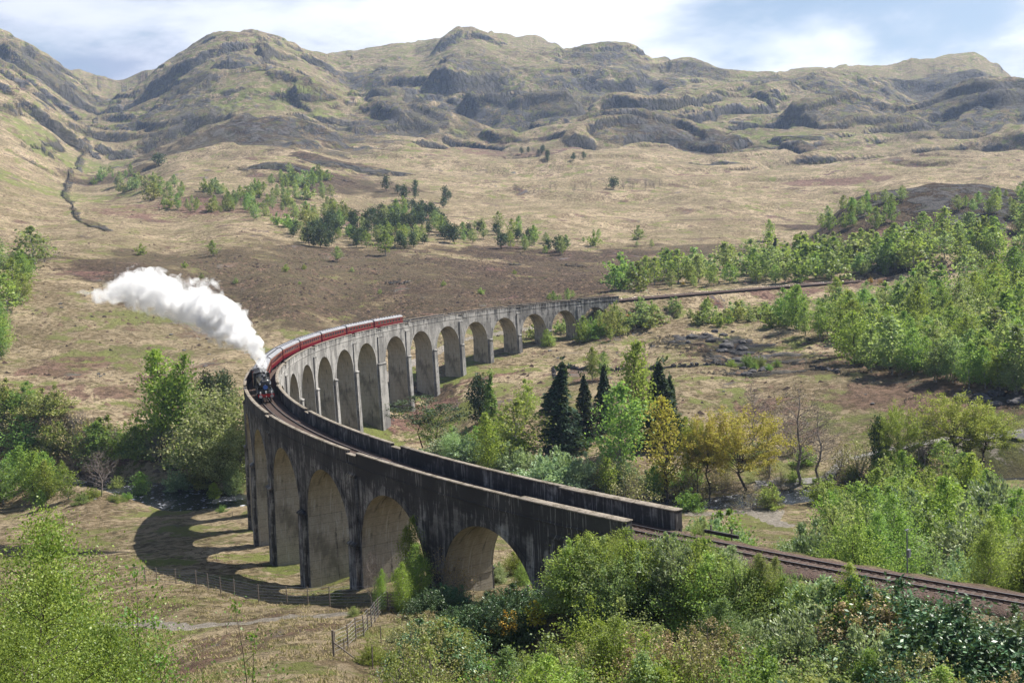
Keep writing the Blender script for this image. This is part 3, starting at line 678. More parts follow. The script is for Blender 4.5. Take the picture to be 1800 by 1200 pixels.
S0, S1 = -TH_NEAR*R, (-TH_FAR)*R
for s0, king in PIL:
    w = 1.25 if not king else 1.9
    for sg in (1, -1):
        zs = topz(s0)-HC-SPAN if 0 < s0 < cellb(21)*R else gz(s0, R)-2
        c = CM(); rin = R+sg*(W-.2); rout = R+sg*(W+.34)
        c.block(s0-w, s0+w, min(rin, rout), max(rin, rout), zs, topz(s0)-3.1, 1, 0, 0, 0, 4); c.obj('pilaster')
        # sloping head
        c = CM(); z = topz(s0)-3.1
        a_ = [c.v(s0-w, R+sg*(W-.02), z+.003), c.v(s0+w, R+sg*(W-.02), z+.003), c.v(s0+w, R+sg*(W+.38), z+.003), c.v(s0-w, R+sg*(W+.38), z+.003)]
        b_ = [c.v(s0-w, R+sg*(W-.02), z+.45), c.v(s0+w, R+sg*(W-.02), z+.45)]
        c.quad(a_[3], a_[2], b_[1], b_[0]); c.F.append((a_[0], a_[3], b_[0], b_[0])) if False else None
        c.quad(*a_); c.quad(a_[1], a_[2], b_[1], a_[1]) if False else None
        c.obj('pilaster_head')
# parapets: walls between the refuges; at each refuge a lower, set-back length
def parapet(sg):
    marks = sorted(p[0] for p in PIL if 0 < p[0] < cellb(21)*R)
    e0 = -(.0396 if sg > 0 else .0446)*R
    edges = [e0]+[x for m_ in marks for x in (m_-1.35, m_+1.35)]+[S1]
    for i in range(0, len(edges), 2):
        a, b = edges[i], edges[i+1]
        segs = [(a, min(4.0, b), .95), (4.0, b, .46)] if i == 0 else [(a, b, .46)]
        for (p, q, th) in segs:
            n = max(2, int((q-p)/2.2)); c = CM()
            ro, ri = R+sg*(W+.02), R+sg*(W+.02-th)
            # one long wall following the curve
            for k in range(n):
                u0, u1 = p+(q-p)*k/n, p+(q-p)*(k+1)/n
                t0, t1 = topz(u0)-.12, topz(u1)-.12; b0, b1 = topz(u0)-1.55, topz(u1)-1.55
                if th > .9: b0 -= 0; b1 -= 0
                for rr, fl in ((ro, sg > 0), (ri, sg < 0)):
                    bb0, bb1 = (b0, b1) if rr == ro else (b0-.6, b1-.6)
                    for j in range(3):
                        f0, f1 = j/3, (j+1)/3
                        f = [c.v(u0, rr, bb0+(t0-bb0)*f0), c.v(u1, rr, bb1+(t1-bb1)*f0), c.v(u1, rr, bb1+(t1-bb1)*f1), c.v(u0, rr, bb0+(t0-bb0)*f1)]
                        c.quad(*(f[::-1] if fl else f))
            for u_, fl in ((p, 0), (q, 1)):
                f = [c.v(u_, ri, topz(u_)-2.1, ri), c.v(u_, ro, topz(u_)-1.55, ro), c.v(u_, ro, topz(u_)-.12, ro), c.v(u_, ri, topz(u_)-.12, ri)]; c.quad(*(f if (fl ^ (sg < 0)) else f[::-1]))
            wall = c.obj('parapet_wall')
            c = CM(); n2 = max(2, int((q-p)/2.2)); rmn, rmx = min(ro, ri)-.07, max(ro, ri)+.07
            for k in range(n2):
                u0, u1 = p+(q-p)*k/n2+(0 if k else -.05), p+(q-p)*(k+1)/n2+(0 if k < n2-1 else .05)
                t0, t1 = topz(u0), topz(u1)
                X = [[c.v(u, rr, t-dz) for rr, dz in ((rmn, .123), (rmn, .03), (rmn+.05, 0), (rmx-.05, 0), (rmx, .03), (rmx, .123))] for u, t in ((u0, t0), (u1, t1))]
                for j in range(6): c.quad(X[0][j], X[1][j], X[1][(j+1) % 6], X[0][(j+1) % 6])
                if k == 0: c.quad(X[0][0], X[0][1], X[0][4], X[0][5]); c.quad(X[0][1], X[0][2], X[0][3], X[0][4])
                if k == n2-1: c.quad(X[1][5], X[1][4], X[1][1], X[1][0]); c.quad(X[1][4], X[1][3], X[1][2], X[1][1])
            c.obj('coping', M['cope'], wall)
    for m_ in marks:   # refuges, the wall pushed outwards behind a thin low panel
        c = CM(); ro, ri = R+sg*(W-.12), R+sg*(W-.46)
        c.block(m_-1.345, m_+1.345, min(ro, ri), max(ro, ri), topz(m_)-2.1, topz(m_)-.52, 1); w_ = c.obj('refuge_wall')
        ro, ri = R+sg*(W+.16), R+sg*(W-.5)
        c = CM(); c.block(m_-1.30, m_+1.30, min(ro, ri), max(ro, ri), topz(m_)-.517, topz(m_)-.40, 1); c.obj('coping', M['cope'], w_)
parapet(1); parapet(-1)
# deck fill closing the top, as one part
c = CM(); n = 170
for k in range(n):
    u0, u1 = S0+(S1-S0)*k/n, S0+(S1-S0)*(k+1)/n
    f = [c.v(u0, R-W+.3, ZDK-.05), c.v(u1, R-W+.3, ZDK-.05), c.v(u1, R+W-.3, ZDK-.05), c.v(u0, R+W-.3, ZDK-.05)]; c.quad(*f[::-1])
c.obj('deck')
# string course on both faces
for sg in (1, -1):
    c = CM(); n = 150
    for k in range(n):
        u0, u1 = S0+(S1-S0)*k/n, S0+(S1-S0)*(k+1)/n
        rr = R+sg*W; q = []
        for u in (u0, u1): q.append([c.v(u, rr, topz(u)-1.56), c.v(u, rr+sg*.09, topz(u)-1.60), c.v(u, rr+sg*.09, topz(u)-1.74), c.v(u, rr, topz(u)-1.84)])
        for j in range(3):
            f = (q[0][j], q[0][j+1], q[1][j+1], q[1][j]); c.quad(*(f if sg > 0 else f[::-1]))
    c.obj('string_course')
# abutments
for a_, b_, nn_ in ((-.0446*R, -.002, 3), (cellb(21)*R+.002, S1, 2)):
    c = CM(); c.block(a_, b_, R-W, R+W, 14, ZDK-.07, nn_, 0, 0, 0, 6)
    for q_ in ((R-W, R-W+.3), (R+W-.3, R+W)): c.block(a_, b_, q_[0], q_[1], ZDK-.068, topz(a_)-1.55, nn_)
    c.obj('abutment')

# ------------------------------------------------------------------ the railway
def track_pts(step):
    """centre line from the near edge of the scene to far beyond the viaduct"""
    P = []; s_ = -0.42*R
    while s_ < -TH_FAR*R:
        P.append((cylp(s_, R, 0)[0], cylp(s_, R, 0)[1])); s_ += step
    acc = 0; last = np.array(P[-1]); pts = FTR
    for p in pts:
        if np.linalg.norm(p-last) >= step*.98: P.append(tuple(p)); last = p
    return np.array(P)
TP = track_pts(2.0)
def railz(i_pts):
    th = np.arctan2(TP[:, 1], TP[:, 0]); s_ = np.where(th < .6, np.clip(-th*R, -200, -TH_FAR*R), 0); s_ = np.where((th > .6) | (th < TH_FAR), -TH_FAR*R, s_)
    return RAILZ+SL*s_
TZ = railz(0)
def sweep(prof, offs, name, mat, parent=None, smooth=False):
    d = np.gradient(TP, axis=0); d /= np.linalg.norm(d, axis=1, keepdims=True); nn = np.stack([-d[:, 1], d[:, 0]], 1)
    V = []; F = []; k = len(prof)
    for o_ in offs:
        b = len(V)
        for i in range(len(TP)):
            for a, h in prof: V.append((TP[i, 0]+nn[i, 0]*(a+o_), TP[i, 1]+nn[i, 1]*(a+o_), TZ[i]+h))
        for i in range(len(TP)-1):
            for j in range(k): F.append((b+i*k+j, b+i*k+(j+1) % k, b+(i+1)*k+(j+1) % k, b+(i+1)*k+j))
    return obj(name, mesh_np(name, V, np.array(F)[:, ::-1], mat, smooth), parent)
rw = empty('railway_track', (R, 10, RAILZ-.6)); tag(rw, 'single railway track with rusty rails on red-brown ballast along the viaduct', 'railway track')
_off = -np.array(rw.location)
def reloc(o): o.location = tuple(_off); return o
reloc(sweep([(-3.2, -.75), (-2.3, -.32), (-1.5, -.22), (0, -.20), (1.5, -.22), (2.3, -.32), (3.2, -.75), (0, -1.6)], [0], 'ballast_bed', M['ballast'], rw))
for o_ in (-.7175, .7175):
    rl = reloc(sweep([(-.035, 0), (-.035, -.04), (-.012, -.05), (-.012, -.13), (-.07, -.155), (.07, -.155), (.012, -.13), (.012, -.05), (.035, -.04), (.035, 0)], [o_], 'rail', M['rail_rust'], rw))
    hd = sweep([(-.030, .004), (-.030, -.004), (.030, -.004), (.030, .004)], [o_], 'rail_head', M['rail_top'], rl)
sm = MB().box((0, 0, 0), (.25, 2.6, .14)).mesh('sleeper', M['sleeper'])
ns = 0; s_ = -0.30*R
while ns < 290:
    p = cylp(s_, R, RAILZ+SL*s_-.245); o = bpy.data.objects.new('sleeper', sm); C.objects.link(o); o.parent = rw
    o.location = (p[0]+_off[0], p[1]+_off[1], p[2]+_off[2]); o.rotation_euler = (0, 0, -s_/R+math.pi/2); ns += 1; s_ += .70
# ------------------------------------------------------------------ the steam train
M['black'] = simple('gloss_black_paint', (0.012, 0.012, 0.013), .28, .2, 3, .6); M['soot'] = simple('sooty_black', (0.022, 0.020, 0.020), .6, .4, 4)
M['red'] = simple('buffer_beam_red', (0.42, 0.012, 0.012), .4, .15, 3); M['maroon'] = simple('maroon_coach_paint', (0.135, 0.005, 0.014), .32, .12, 1.5, .5)
M['frame'] = simple('window_frame_maroon', (0.22, 0.06, 0.04), .4, .1, 3); M['cream'] = simple('cream_lining', (0.40, 0.28, 0.12), .5, .1, 3); M['roof'] = simple('grey_coach_roof', (0.22, 0.22, 0.235), .55, .25, .8, .4); M['vent'] = simple('dark_roof_vent', (0.10, 0.10, 0.105), .7, .2, 5)
M['glass'] = simple('dark_window_glass', (0.035, 0.04, 0.045), .08, .3, 2, .8); M['white'] = simple('white_enamel', (0.80, 0.80, 0.78), .4, .05, 4); M['blue'] = simple('blue_headboard', (0.06, 0.14, 0.42), .4, .1, 4)
M['steel'] = simple('bright_steel', (0.5, 0.5, 0.5), .35, .2, 4, .5, .8); M['coal'] = simple('coal', (0.02, 0.02, 0.022), .6, .6, 9, .5, bump=.8); M['interior'] = simple('lamp_glass', (0.75, 0.70, 0.55), .3, .1, 4)
def on_rail(s_): 
    th = -s_/R; return (R*math.cos(th), R*math.sin(th), RAILZ+SL*s_), th+math.pi/2
def wheel_mesh(r, w, spokes=0, name='wheel'):
    b = MB(); P = [(0, -w/2, 0), (0, w/2, 0)]; b.tube(P, r, 20)
    b.tube([(0, -w/2-.02, 0), (0, w/2+.02, 0)], r*.28, 10); return b
def coach_meshes():
    L = 20.2; hw = 1.38; D = {}
    b = MB(); prof = [(-hw+.04, 1.0), (-hw, 1.25), (-hw-.02, 2.0), (-hw+.03, 3.18), (hw-.03, 3.18), (hw+.02, 2.0), (hw, 1.25), (hw-.04, 1.0)]
    b.prism(prof, -L/2, L/2); D['body'] = b.mesh('body', M['maroon'])
    b = MB(); rp = [(hw*1.0*math.cos(t), 3.182+.66*math.sin(t)**.8) for t in np.linspace(.06, math.pi-.06, 13)]
    b.prism([(hw-.0, 3.182)]+rp+[(-hw+.0, 3.182)], -L/2-.03, L/2+.03); D['roof'] = b.mesh('roof', M['roof'], False)
    b = MB(); b.tube([(0, 0, 0), (0, 0, .16)], .13, 6); b.box((0, 0, .19), (.34, .34, .07)); D['roof_vent'] = b.mesh('roof_vent', M['vent'])
    b = MB(); b.box((0, 0, 0), (1.22, .03, .74)); b.m = 1; b.box((0, .012, 0), (1.30, .012, .82)); D['window'] = b.mesh('window', [M['glass'], M['frame']])
    b = MB(); b.box((0, 0, 0), (.5, .03, .62)); b.m = 1; b.box((0, .012, 0), (.58, .012, .70)); D['door_window'] = b.mesh('window', [M['glass'], M['cream']])
    b = MB(); b.box((0, 0, 0), (L-.1, .02, .035)); D['lining'] = b.mesh('lining', M['cream'])
    b = MB(); b.box((0, 0, .55), (2.7, 2.1, .22)); b.box((0, 1.05, .5), (3.3, .14, .34)); b.box((0, -1.05, .5), (3.3, .14, .34)); D['bogie'] = b.mesh('bogie', M['soot'])
    b = MB(); b.tube([(0, -.06, 0), (0, .06, 0)], .46, 14); b.tube([(0, -.1, 0), (0, .1, 0)], .12, 8); D['wheel'] = b.mesh('wheel', M['soot'])
    b = MB(); b.box((0, 0, 2.1), (1.05, 1.0, 2.1)); b.box((0, 0, 1.0), (1.0, .3, .2)); D['gangway'] = b.mesh('gangway', M['soot'])
    b = MB(); b.box((0, 0, .78), (7.5, 1.7, .42)); b.box((-1, 0, .5), (1.6, 2.0, .5)); D['underframe'] = b.mesh('underframe', M['soot'])
    return D
CD = coach_meshes()
def put(name, me, parent, loc=(0, 0, 0), rot=(0, 0, 0)): return obj(name, me, parent, loc, rot)
ORD = ['first coach, directly behind the tender,', 'second coach behind the tender, at the tight of the curve,', 'third coach behind the engine,', 'middle coach, fourth of the seven,', 'fifth coach behind the engine,', 'sixth coach, last but one of the train,', 'rearmost coach at the tail of the train,']
def coach(i, s_):
    p, a = on_rail(s_); t = empty('railway_coach', p, a)
    tag(t, ORD[i]+' maroon with pale grey roof', 'railway coach', 'maroon coaches of the steam train')
    body = put('body', CD['body'], t); r_ = put('roof', CD['roof'], t)
    for k in range(10):
        for y in (-.55, .55): put('roof_vent', CD['roof_vent'], r_, (-8.6+k*1.91+(.4 if y > 0 else 0), y, 3.70))
    for sd in (-1, 1):
        for k in range(8): put('window', CD['window'], body, (-7.2+k*2.06, sd*1.412, 2.48), (0, 0, 0 if sd < 0 else math.pi))
        for x in (-9.3, 9.3): put('window', CD['door_window'], body, (x, sd*1.412, 2.50), (0, 0, 0 if sd < 0 else math.pi))
        put('lining', CD['lining'], body, (0, sd*1.405, 1.92)); put('lining', CD['lining'], body, (0, sd*1.385, 3.08))
    put('underframe', CD['underframe'], t)
    for x in (-7.1, 7.1):
        bg = put('bogie', CD['bogie'], t, (x, 0, 0))
        for dx in (-1.3, 1.3):
            for y in (-.74, .74): put('wheel', CD['wheel'], bg, (dx, y, .46))
    for x in (-10.45,)+((10.3,) if i else ()): put('gangway', CD['gangway'], t, (x, 0, 0))
    return t
for i in range(7): coach(i, 130.0+i*21.4)
def locomotive(s_):
    p, a = on_rail(s_); t = empty('steam_locomotive', p, a); t.scale = (1.08, 1.1, 1.1)
    tag(t, 'gloss black steam locomotive with red buffer beam hauling the coaches over the viaduct', 'locomotive')
    # x forward; front buffer beam at x = 6.4
    b = MB(); n = 24
    def ring(x, r, zc=2.75): return [(x, r*math.cos(2*math.pi*k/n), zc+r*math.sin(2*math.pi*k/n)) for k in range(n)]
    prof = [(-3.2, .96), (1.0, .90), (3.0, .82), (3.05, .86), (5.15, .86), (5.2, .80), (5.32, .72), (5.38, .45), (5.42, .05)]
    V = [q for x, r in prof for q in ring(x, r)]; F = [(i*n+k, i*n+(k+1) % n, (i+1)*n+(k+1) % n, (i+1)*n+k) for i in range(len(prof)-1) for k in range(n)]+[tuple(range(n))[::-1]]
    b.add(V, F); bo = b.obj('boiler', M['black'], t, True)
    for x in (-2, -.6, .8, 2.2):
        r_ = .965-.03*(x+3.2)/2; b = MB(); V = ring(x-.03, r_)+ring(x+.03, r_); b.add(V, [(k, (k+1) % n, n+(k+1) % n, n+k) for k in range(n)]); b.obj('boiler_band', M['steel'] if x > 3 else M['soot'], bo)
    MB().tube([(4.35, 0, 3.5), (4.35, 0, 3.75), (4.35, 0, 3.95)], [.30, .24, .30], 16).obj('chimney', M['soot'], t)
    MB().tube([(1.2, 0, 3.45), (1.2, 0, 3.78), (1.2, 0, 3.9)], [.36, .32, .12], 16).obj('dome', M['black'], t, True)
    MB().tube([(-1.6, 0, 3.5), (-1.6, 0, 3.85)], [.12, .10], 8).obj('safety_valve', M['steel'], t)
    MB().box((-2.4, 0, 2.5), (2.2, 1.98, 1.9), 0, .86).obj('firebox', M['black'], t)
    # cab
    b = MB(); b.box((-4.5, 1.30, 2.45), (2.1, .06, 2.1)); b.box((-4.5, -1.30, 2.45), (2.1, .06, 2.1)); b.box((-3.48, 0, 2.6), (.06, 2.62, 2.3)); cab = b.obj('cab', M['black'], t)
    b = MB(); b.prism([(-1.36, 3.42)]+[(1.36*math.cos(t_), 3.45+.45*math.sin(t_)) for t_ in np.linspace(math.pi, 0, 9)]+[(1.36, 3.42)], -5.7, -3.35); b.obj('cab_roof', M['soot'], cab)
    for y in (-1.345, 1.345): MB().box((-4.4, y, 2.95), (.9, .02, .6)).obj('window', M['glass'], cab)
    # running plate, splashers, cylinders, smoke-box saddle
    b = MB(); b.box((.8, 0, 1.62), (10.6, 2.5, .07)); b.box((5.9, 0, 1.42), (.9, 2.4, .08)); b.obj('running_plate', M['black'], t)
    for x in (-2.6, -.5, 1.6):
        for y in (-.92, .92): MB().prism([(y-.14, 1.62), (y+.14, 1.62), (y+.14, 2.0), (y-.14, 2.0)], x-.7, x+.7).obj('splasher', M['black'], t)
    for y in (-1.08, 1.08): MB().tube([(3.9, y, 1.05), (5.0, y, 1.05)], .36, 14).obj('cylinder', M['black'], t)
    MB().box((4.4, 0, 1.75), (1.2, 1.0, .5)).obj('saddle', M['black'], t)
    MB().box((0.3, 0, 1.0), (11.2, 1.1, .55)).obj('frame', M['soot'], t)
    bb = MB().box((6.42, 0, 1.12), (.12, 2.5, .46)).obj('buffer_beam', M['red'], t)
    for y in (-.87, .87):
        bf = MB().tube([(6.48, y, 1.08), (6.80, y, 1.08)], [.15, .11], 10).obj('buffer', M['red'], t); MB().tube([(6.80, y, 1.08), (6.87, y, 1.08)], .26, 14).obj('buffer_head', M['steel'], bf)
    MB().tube([(6.5, 0, 1.1), (6.8, 0, .95)], .05, 6).obj('coupling_hook', M['steel'], t)
    for y, x, z in ((-.87, 6.35, 1.55), (.87, 6.35, 1.55), (0, 6.35, 1.62)):
        b = MB(); b.box((x, y, z), (.22, .22, .34)); b.box((x, y, z+.2), (.12, .12, .1)); l = b.obj('lamp', M['white'], t); MB().tube([(x+.11, y, z), (x+.15, y, z)], .09, 10).obj('lens', M['interior'], l)
    for y in (-.80, .80): MB().box((5.45, y, 2.9), (.14, .18, .28)).obj('lamp', M['white'], t)
    MB().tube([(5.42, 0, 2.35), (5.52, 0, 2.35)], .36, 16).obj('headboard', M['blue'], t)
    MB().box((5.45, 0, 3.35), (.05, .95, .16)).obj('number_plate', M['steel'], t)
    MB().tube([(5.42, 0, 2.75), (5.56, 0, 2.75)], .06, 8).obj('door_handle', M['steel'], t)
    for y in (-1.0, 1.0): MB().tube([(-3.2, y*.98, 3.05), (5.1, y*.9, 3.05)], .025, 5).obj('handrail', M['steel'], t)
    def wheel(r, x, y, nm='driving_wheel'):
        b = MB(); n = 22
        V = [(rr*math.cos(2*math.pi*k/n), dy, rr*math.sin(2*math.pi*k/n)) for rr in (r, r*.87) for dy in (-.065, .065) for k in range(n)]
        F = []
        for k in range(n):
            q = (k+1) % n; F += [(k, q, n+q, n+k), (2*n+k, 3*n+k, 3*n+q, 2*n+q), (k, 2*n+k, 2*n+q, q), (n+k, n+q, 3*n+q, 3*n+k)]
        b.add(V, F)
        for k in range(8):
            a_ = math.pi*2*k/8; b.tube([(r*.1*math.cos(a_), 0, r*.1*math.sin(a_)), (r*.9*math.cos(a_), 0, r*.9*math.sin(a_))], .035, 4)
        b.tube([(0, -.09, 0), (0, .09, 0)], r*.18, 8); return b.obj(nm, M['soot'], t, loc=(x, y, r))
    for x in (-2.6, -.5, 1.6):
        for y in (-.74, .74): wheel(.88, x, y)
    for x in (4.0, 5.6):
        for y in (-.74, .74): wheel(.45, x, y, 'bogie_wheel')
    for y in (-1.0, 1.0):
        MB().box((-.5, y, .78), (4.4, .05, .13)).obj('coupling_rod', M['steel'], t); MB().box((2.2, y*1.06, .92), (3.6, .05, .12), 0).obj('connecting_rod', M['steel'], t)
    return t
LOCO_S = 96.6+7.2
locomotive(LOCO_S)
def tender(s_):
    p, a = on_rail(s_); t = empty('tender', p, a); t.scale = (1.06, 1.08, 1.08); tag(t, 'black coal tender coupled between the steam locomotive and the first coach', 'tender')
    b = MB(); b.prism([(-1.28, 1.3), (-1.32, 2.9), (-1.05, 3.2), (1.05, 3.2), (1.32, 2.9), (1.28, 1.3)], -3.2, 2.6); b.obj('tank', M['black'], t)
    b = MB(); rs = random.Random(3)
    for k in range(60): b.box((rs.uniform(-1.5, 2.4), rs.uniform(-.8, .8), 3.2+rs.uniform(0, .22)), (.4, .4, .35), rs.uniform(0, 3))
    cl = b.obj('coal', M['coal'], t); cl['kind'] = 'stuff'
    MB().box((-.2, 0, 1.05), (6.6, 2.1, .3)).obj('frame', M['soot'], t)
    for x in (-2.3, -.2, 1.9):
        for y in (-.74, .74): put('wheel', CD['wheel'], t, (x, y, .5))
    MB().box((-3.4, 0, 1.1), (.1, 2.4, .4)).obj('buffer_beam', M['red'], t)
tender(LOCO_S+10.3)

# ------------------------------------------------------------------ steam
def plume():
    ch, a = on_rail(LOCO_S-4.7); c0 = np.array([ch[0], ch[1], ch[2]+4.3])
    D0 = float(np.hypot(*(c0-CAM)[:2]))
    # centre line of the drifting steam: surveyed sight lines at growing distance
    key = [(None, 0, .35), ((457, 625), 3, 1.3), ((446, 605), 5, 2.3), ((428, 588), 8, 3.4), ((405, 574), 11, 4.6), ((385, 556), 15, 5.6), ((360, 545), 19, 5.6), ((335, 537), 23, 5.0), ((305, 525), 28, 5.0), ((275, 512), 33, 5.2), ((248, 502), 38, 5.4), ((226, 505), 43, 4.4), ((205, 515), 48, 2.6), ((188, 520), 52, 2.2), ((165, 522), 57, 1.6), ((145, 512), 61, 1.0)]
    P = [c0]+[atD(x, y, D0+d) for (xy, d, r) in key[1:] for x, y in (xy,)]; Rr = [k[2]*.76 for k in key]
    rs = random.Random(11); bm_v = []; sph = []
    for i in range(len(P)-1):
        L = np.linalg.norm(P[i+1]-P[i]); k = max(3, int(L/1.1))
        for j in range(k):
            f = j/k; c_ = P[i]*(1-f)+P[i+1]*f; r_ = Rr[i]*(1-f)+Rr[i+1]*f
            sph.append((c_, r_*.72))
            for q in range(5):
                u = np.array([rs.gauss(0, 1) for _ in range(3)]); u /= np.linalg.norm(u); rr = r_*rs.uniform(.22, .46)
                sph.append((c_+u*(r_*rs.uniform(.62, 1.0)), rr))
    for (x, y), d, r_ in (((285, 486), 36, 1.3), ((270, 484), 38, 1.1), ((180, 505), 54, 1.4), ((196, 530), 52, 1.3), ((300, 560), 27, 1.0), ((320, 563), 25, .9), ((240, 535), 42, 1.2), ((140, 520), 60, .9), ((278, 492), 36, 2.2), ((330, 500), 26, 2.0), ((362, 510), 20, 2.6), ((268, 547), 33, 2.2), ((345, 575), 22, 2.0), ((370, 596), 16, 1.8)):
        sph.append((atD(x, y, D0+d), r_))
    # one closed skin around all the puffs, filled with a density that frays towards its edge
    import bmesh
    g = bmesh.new(); bmesh.ops.create_icosphere(g, subdivisions=2, radius=1.0); IV = np.array([v.co[:] for v in g.verts]); IF = np.array([[v.index for v in f.verts] for f in g.faces]); g.free()
    sph = [(c_, r_*1.22+.3) for c_, r_ in sph]
    V = np.concatenate([IV*r_+c_ for c_, r_ in sph]); F = np.concatenate([IF+i*len(IV) for i in range(len(sph))])
    ctr = c0; M['steam'] = steam_mat([(P[i], P[i+1], Rr[i], Rr[i+1], i/(len(P)-1), (i+1)/(len(P)-1)) for i in range(len(P)-1)])
    me = mesh_np('steam_plume', V-ctr, F, M['steam'], True); o = obj('steam_plume', me, None, tuple(ctr))
    rm = o.modifiers.new('skin', 'REMESH'); rm.mode = 'VOXEL'; rm.voxel_size = .6
    dg = bpy.context.evaluated_depsgraph_get(); me2 = bpy.data.meshes.new_from_object(o.evaluated_get(dg)); o.modifiers.clear(); o.data = me2
    if not me2.materials: me2.materials.append(M['steam'])
    tag(o, 'billowing white steam trailing back from the chimney of the locomotive', 'steam cloud', kind='thing')
    return D0
def steam_mat(segs):
    m, N = newmat('steam'); pos = N.n('ShaderNodeNewGeometry').outputs['Position']
    vm = lambda op, a, b: N.n('ShaderNodeVectorMath', {0: a, 1: b}, operation=op)
    wob = N.n('ShaderNodeTexNoise', {'Vector': pos, 'Scale': .28, 'Detail': 3.0}); w_ = vm('SUBTRACT', wob.outputs['Color'], (.5, .5, .5)).outputs[0]
    pw = vm('ADD', pos, vm('MULTIPLY', w_, (5.0, 5.0, 5.0)).outputs[0]).outputs[0]
    q = None; tt = None
    for P0, P1, r0, r1, u0, u1 in segs:
        Dv = tuple(float(v) for v in (P1-P0)); L2 = float(sum(v*v for v in Dv)); v = vm('SUBTRACT', pw, tuple(float(k) for k in P0)).outputs[0]
        t = N.math('MULTIPLY', vm('DOT_PRODUCT', v, Dv).outputs['Value'], 1/L2, True)
        dd = vm('SUBTRACT', v, N.n('ShaderNodeVectorMath', {0: Dv, 'Scale': t}, operation='SCALE').outputs[0]).outputs[0]
        dist = N.n('ShaderNodeVectorMath', {0: dd}, operation='LENGTH').outputs['Value']
        qq = N.math('DIVIDE', dist, N.math('ADD', float(r0), N.math('MULTIPLY', t, float(r1-r0))))
        uu = N.math('ADD', float(u0), N.math('MULTIPLY', t, float(u1-u0)))
        if q is None: q, tt = qq, uu
        else:
            less = N.math('LESS_THAN', qq, q); tt = N.math('ADD', N.math('MULTIPLY', uu, less), N.math('MULTIPLY', tt, N.math('SUBTRACT', 1.0, less))); q = N.math('MINIMUM', q, qq)
    nz = N.noise(pos, .42, 8, .62, .5)
    fray = N.math('ADD', 2.3, N.math('MULTIPLY', N.math('POWER', tt, 2.0), 3.6))
    val = N.math('ADD', N.math('MULTIPLY', N.math('SUBTRACT', 1.0, q), 1.25), N.math('MULTIPLY', N.math('SUBTRACT', nz, .5), N.math('MULTIPLY', fray, 1.9)))
    dens = N.math('MULTIPLY', N.ramp(val, 0.0, .75), N.math('SUBTRACT', 2.3, N.math('MULTIPLY', tt, 2.05)))
    pv = N.n('ShaderNodeVolumePrincipled', {'Color': (.998, .998, 1.0, 1), 'Density': dens, 'Anisotropy': .1}); N.n('ShaderNodeOutputMaterial', {1: pv.outputs[0]})
    return m
plume()
# ------------------------------------------------------------------ vegetation
M['bark_birch'] = bark_mat('birch_bark', (0.10, 0.085, 0.075), (0.46, 0.43, 0.40)); M['bark'] = bark_mat('brown_bark', (0.045, 0.036, 0.030), (0.13, 0.105, 0.085)); M['bark_pine'] = bark_mat('pine_bark', (0.06, 0.035, 0.028), (0.20, 0.10, 0.065))
M['bark_grey'] = bark_mat('grey_bark', (0.14, 0.115, 0.10), (0.30, 0.26, 0.235))
F_ = {}
F_['birch'] = foliage_mat('birch_leaves', (0.104, 0.191, 0.040), (0.335, 0.449, 0.082), .50)
F_['birch_pale'] = foliage_mat('pale_birch_leaves', (0.136, 0.213, 0.073), (0.402, 0.461, 0.178), .50)
F_['lime'] = foliage_mat('fresh_green_leaves', (0.112, 0.215, 0.020), (0.330, 0.450, 0.055), .45)
F_['willow'] = foliage_mat('grey_willow_leaves', (0.127, 0.202, 0.095), (0.455, 0.557, 0.316), .35, .5)
F_['round'] = foliage_mat('whitebeam_leaves', (0.129, 0.224, 0.071), (0.546, 0.640, 0.284), .42, .6)
F_['spruce'] = foliage_mat('spruce_needles', (0.010, 0.029, 0.013), (0.034, 0.078, 0.031), .1, .7, .2)
F_['pine'] = foliage_mat('pine_needles', (0.026, 0.049, 0.023), (0.078, 0.124, 0.049), .12, .7, .2)
F_['larch'] = foliage_mat('larch_needles', (0.089, 0.198, 0.026), (0.223, 0.381, 0.056), .3, .6)
F_['oak'] = foliage_mat('yellow_oak_leaves', (0.30, 0.225, 0.018), (0.64, 0.52, 0.06), .42, .6, .2, .3, .012)
F_['oakg'] = foliage_mat('olive_oak_leaves', (0.171, 0.213, 0.021), (0.461, 0.495, 0.060), .42, .6, .2, .3, .015)
F_['scrub'] = foliage_mat('scrub_leaves', (0.111, 0.154, 0.035), (0.388, 0.393, 0.089), .35)
F_['brown'] = foliage_mat('bronze_leaves', (0.182, 0.150, 0.064), (0.504, 0.400, 0.171), .3)
F_['rhodo'] = foliage_mat('rhododendron_leaves', (0.021, 0.062, 0.021), (0.115, 0.219, 0.078), .10, .42, .35)
F_['gorse'] = foliage_mat('gorse_flowers', (0.420, 0.250, 0.008), (0.720, 0.460, 0.015), .2, .7)
F_['twig'] = foliage_mat('bare_twigs', (0.100, 0.075, 0.060), (0.230, 0.180, 0.150), .0, .9, .1)
F_['fg'] = foliage_mat('glossy_birch_leaves', (0.070, 0.165, 0.018), (0.235, 0.37, 0.055), .42, .45, .35)
RS = np.random.RandomState(5)
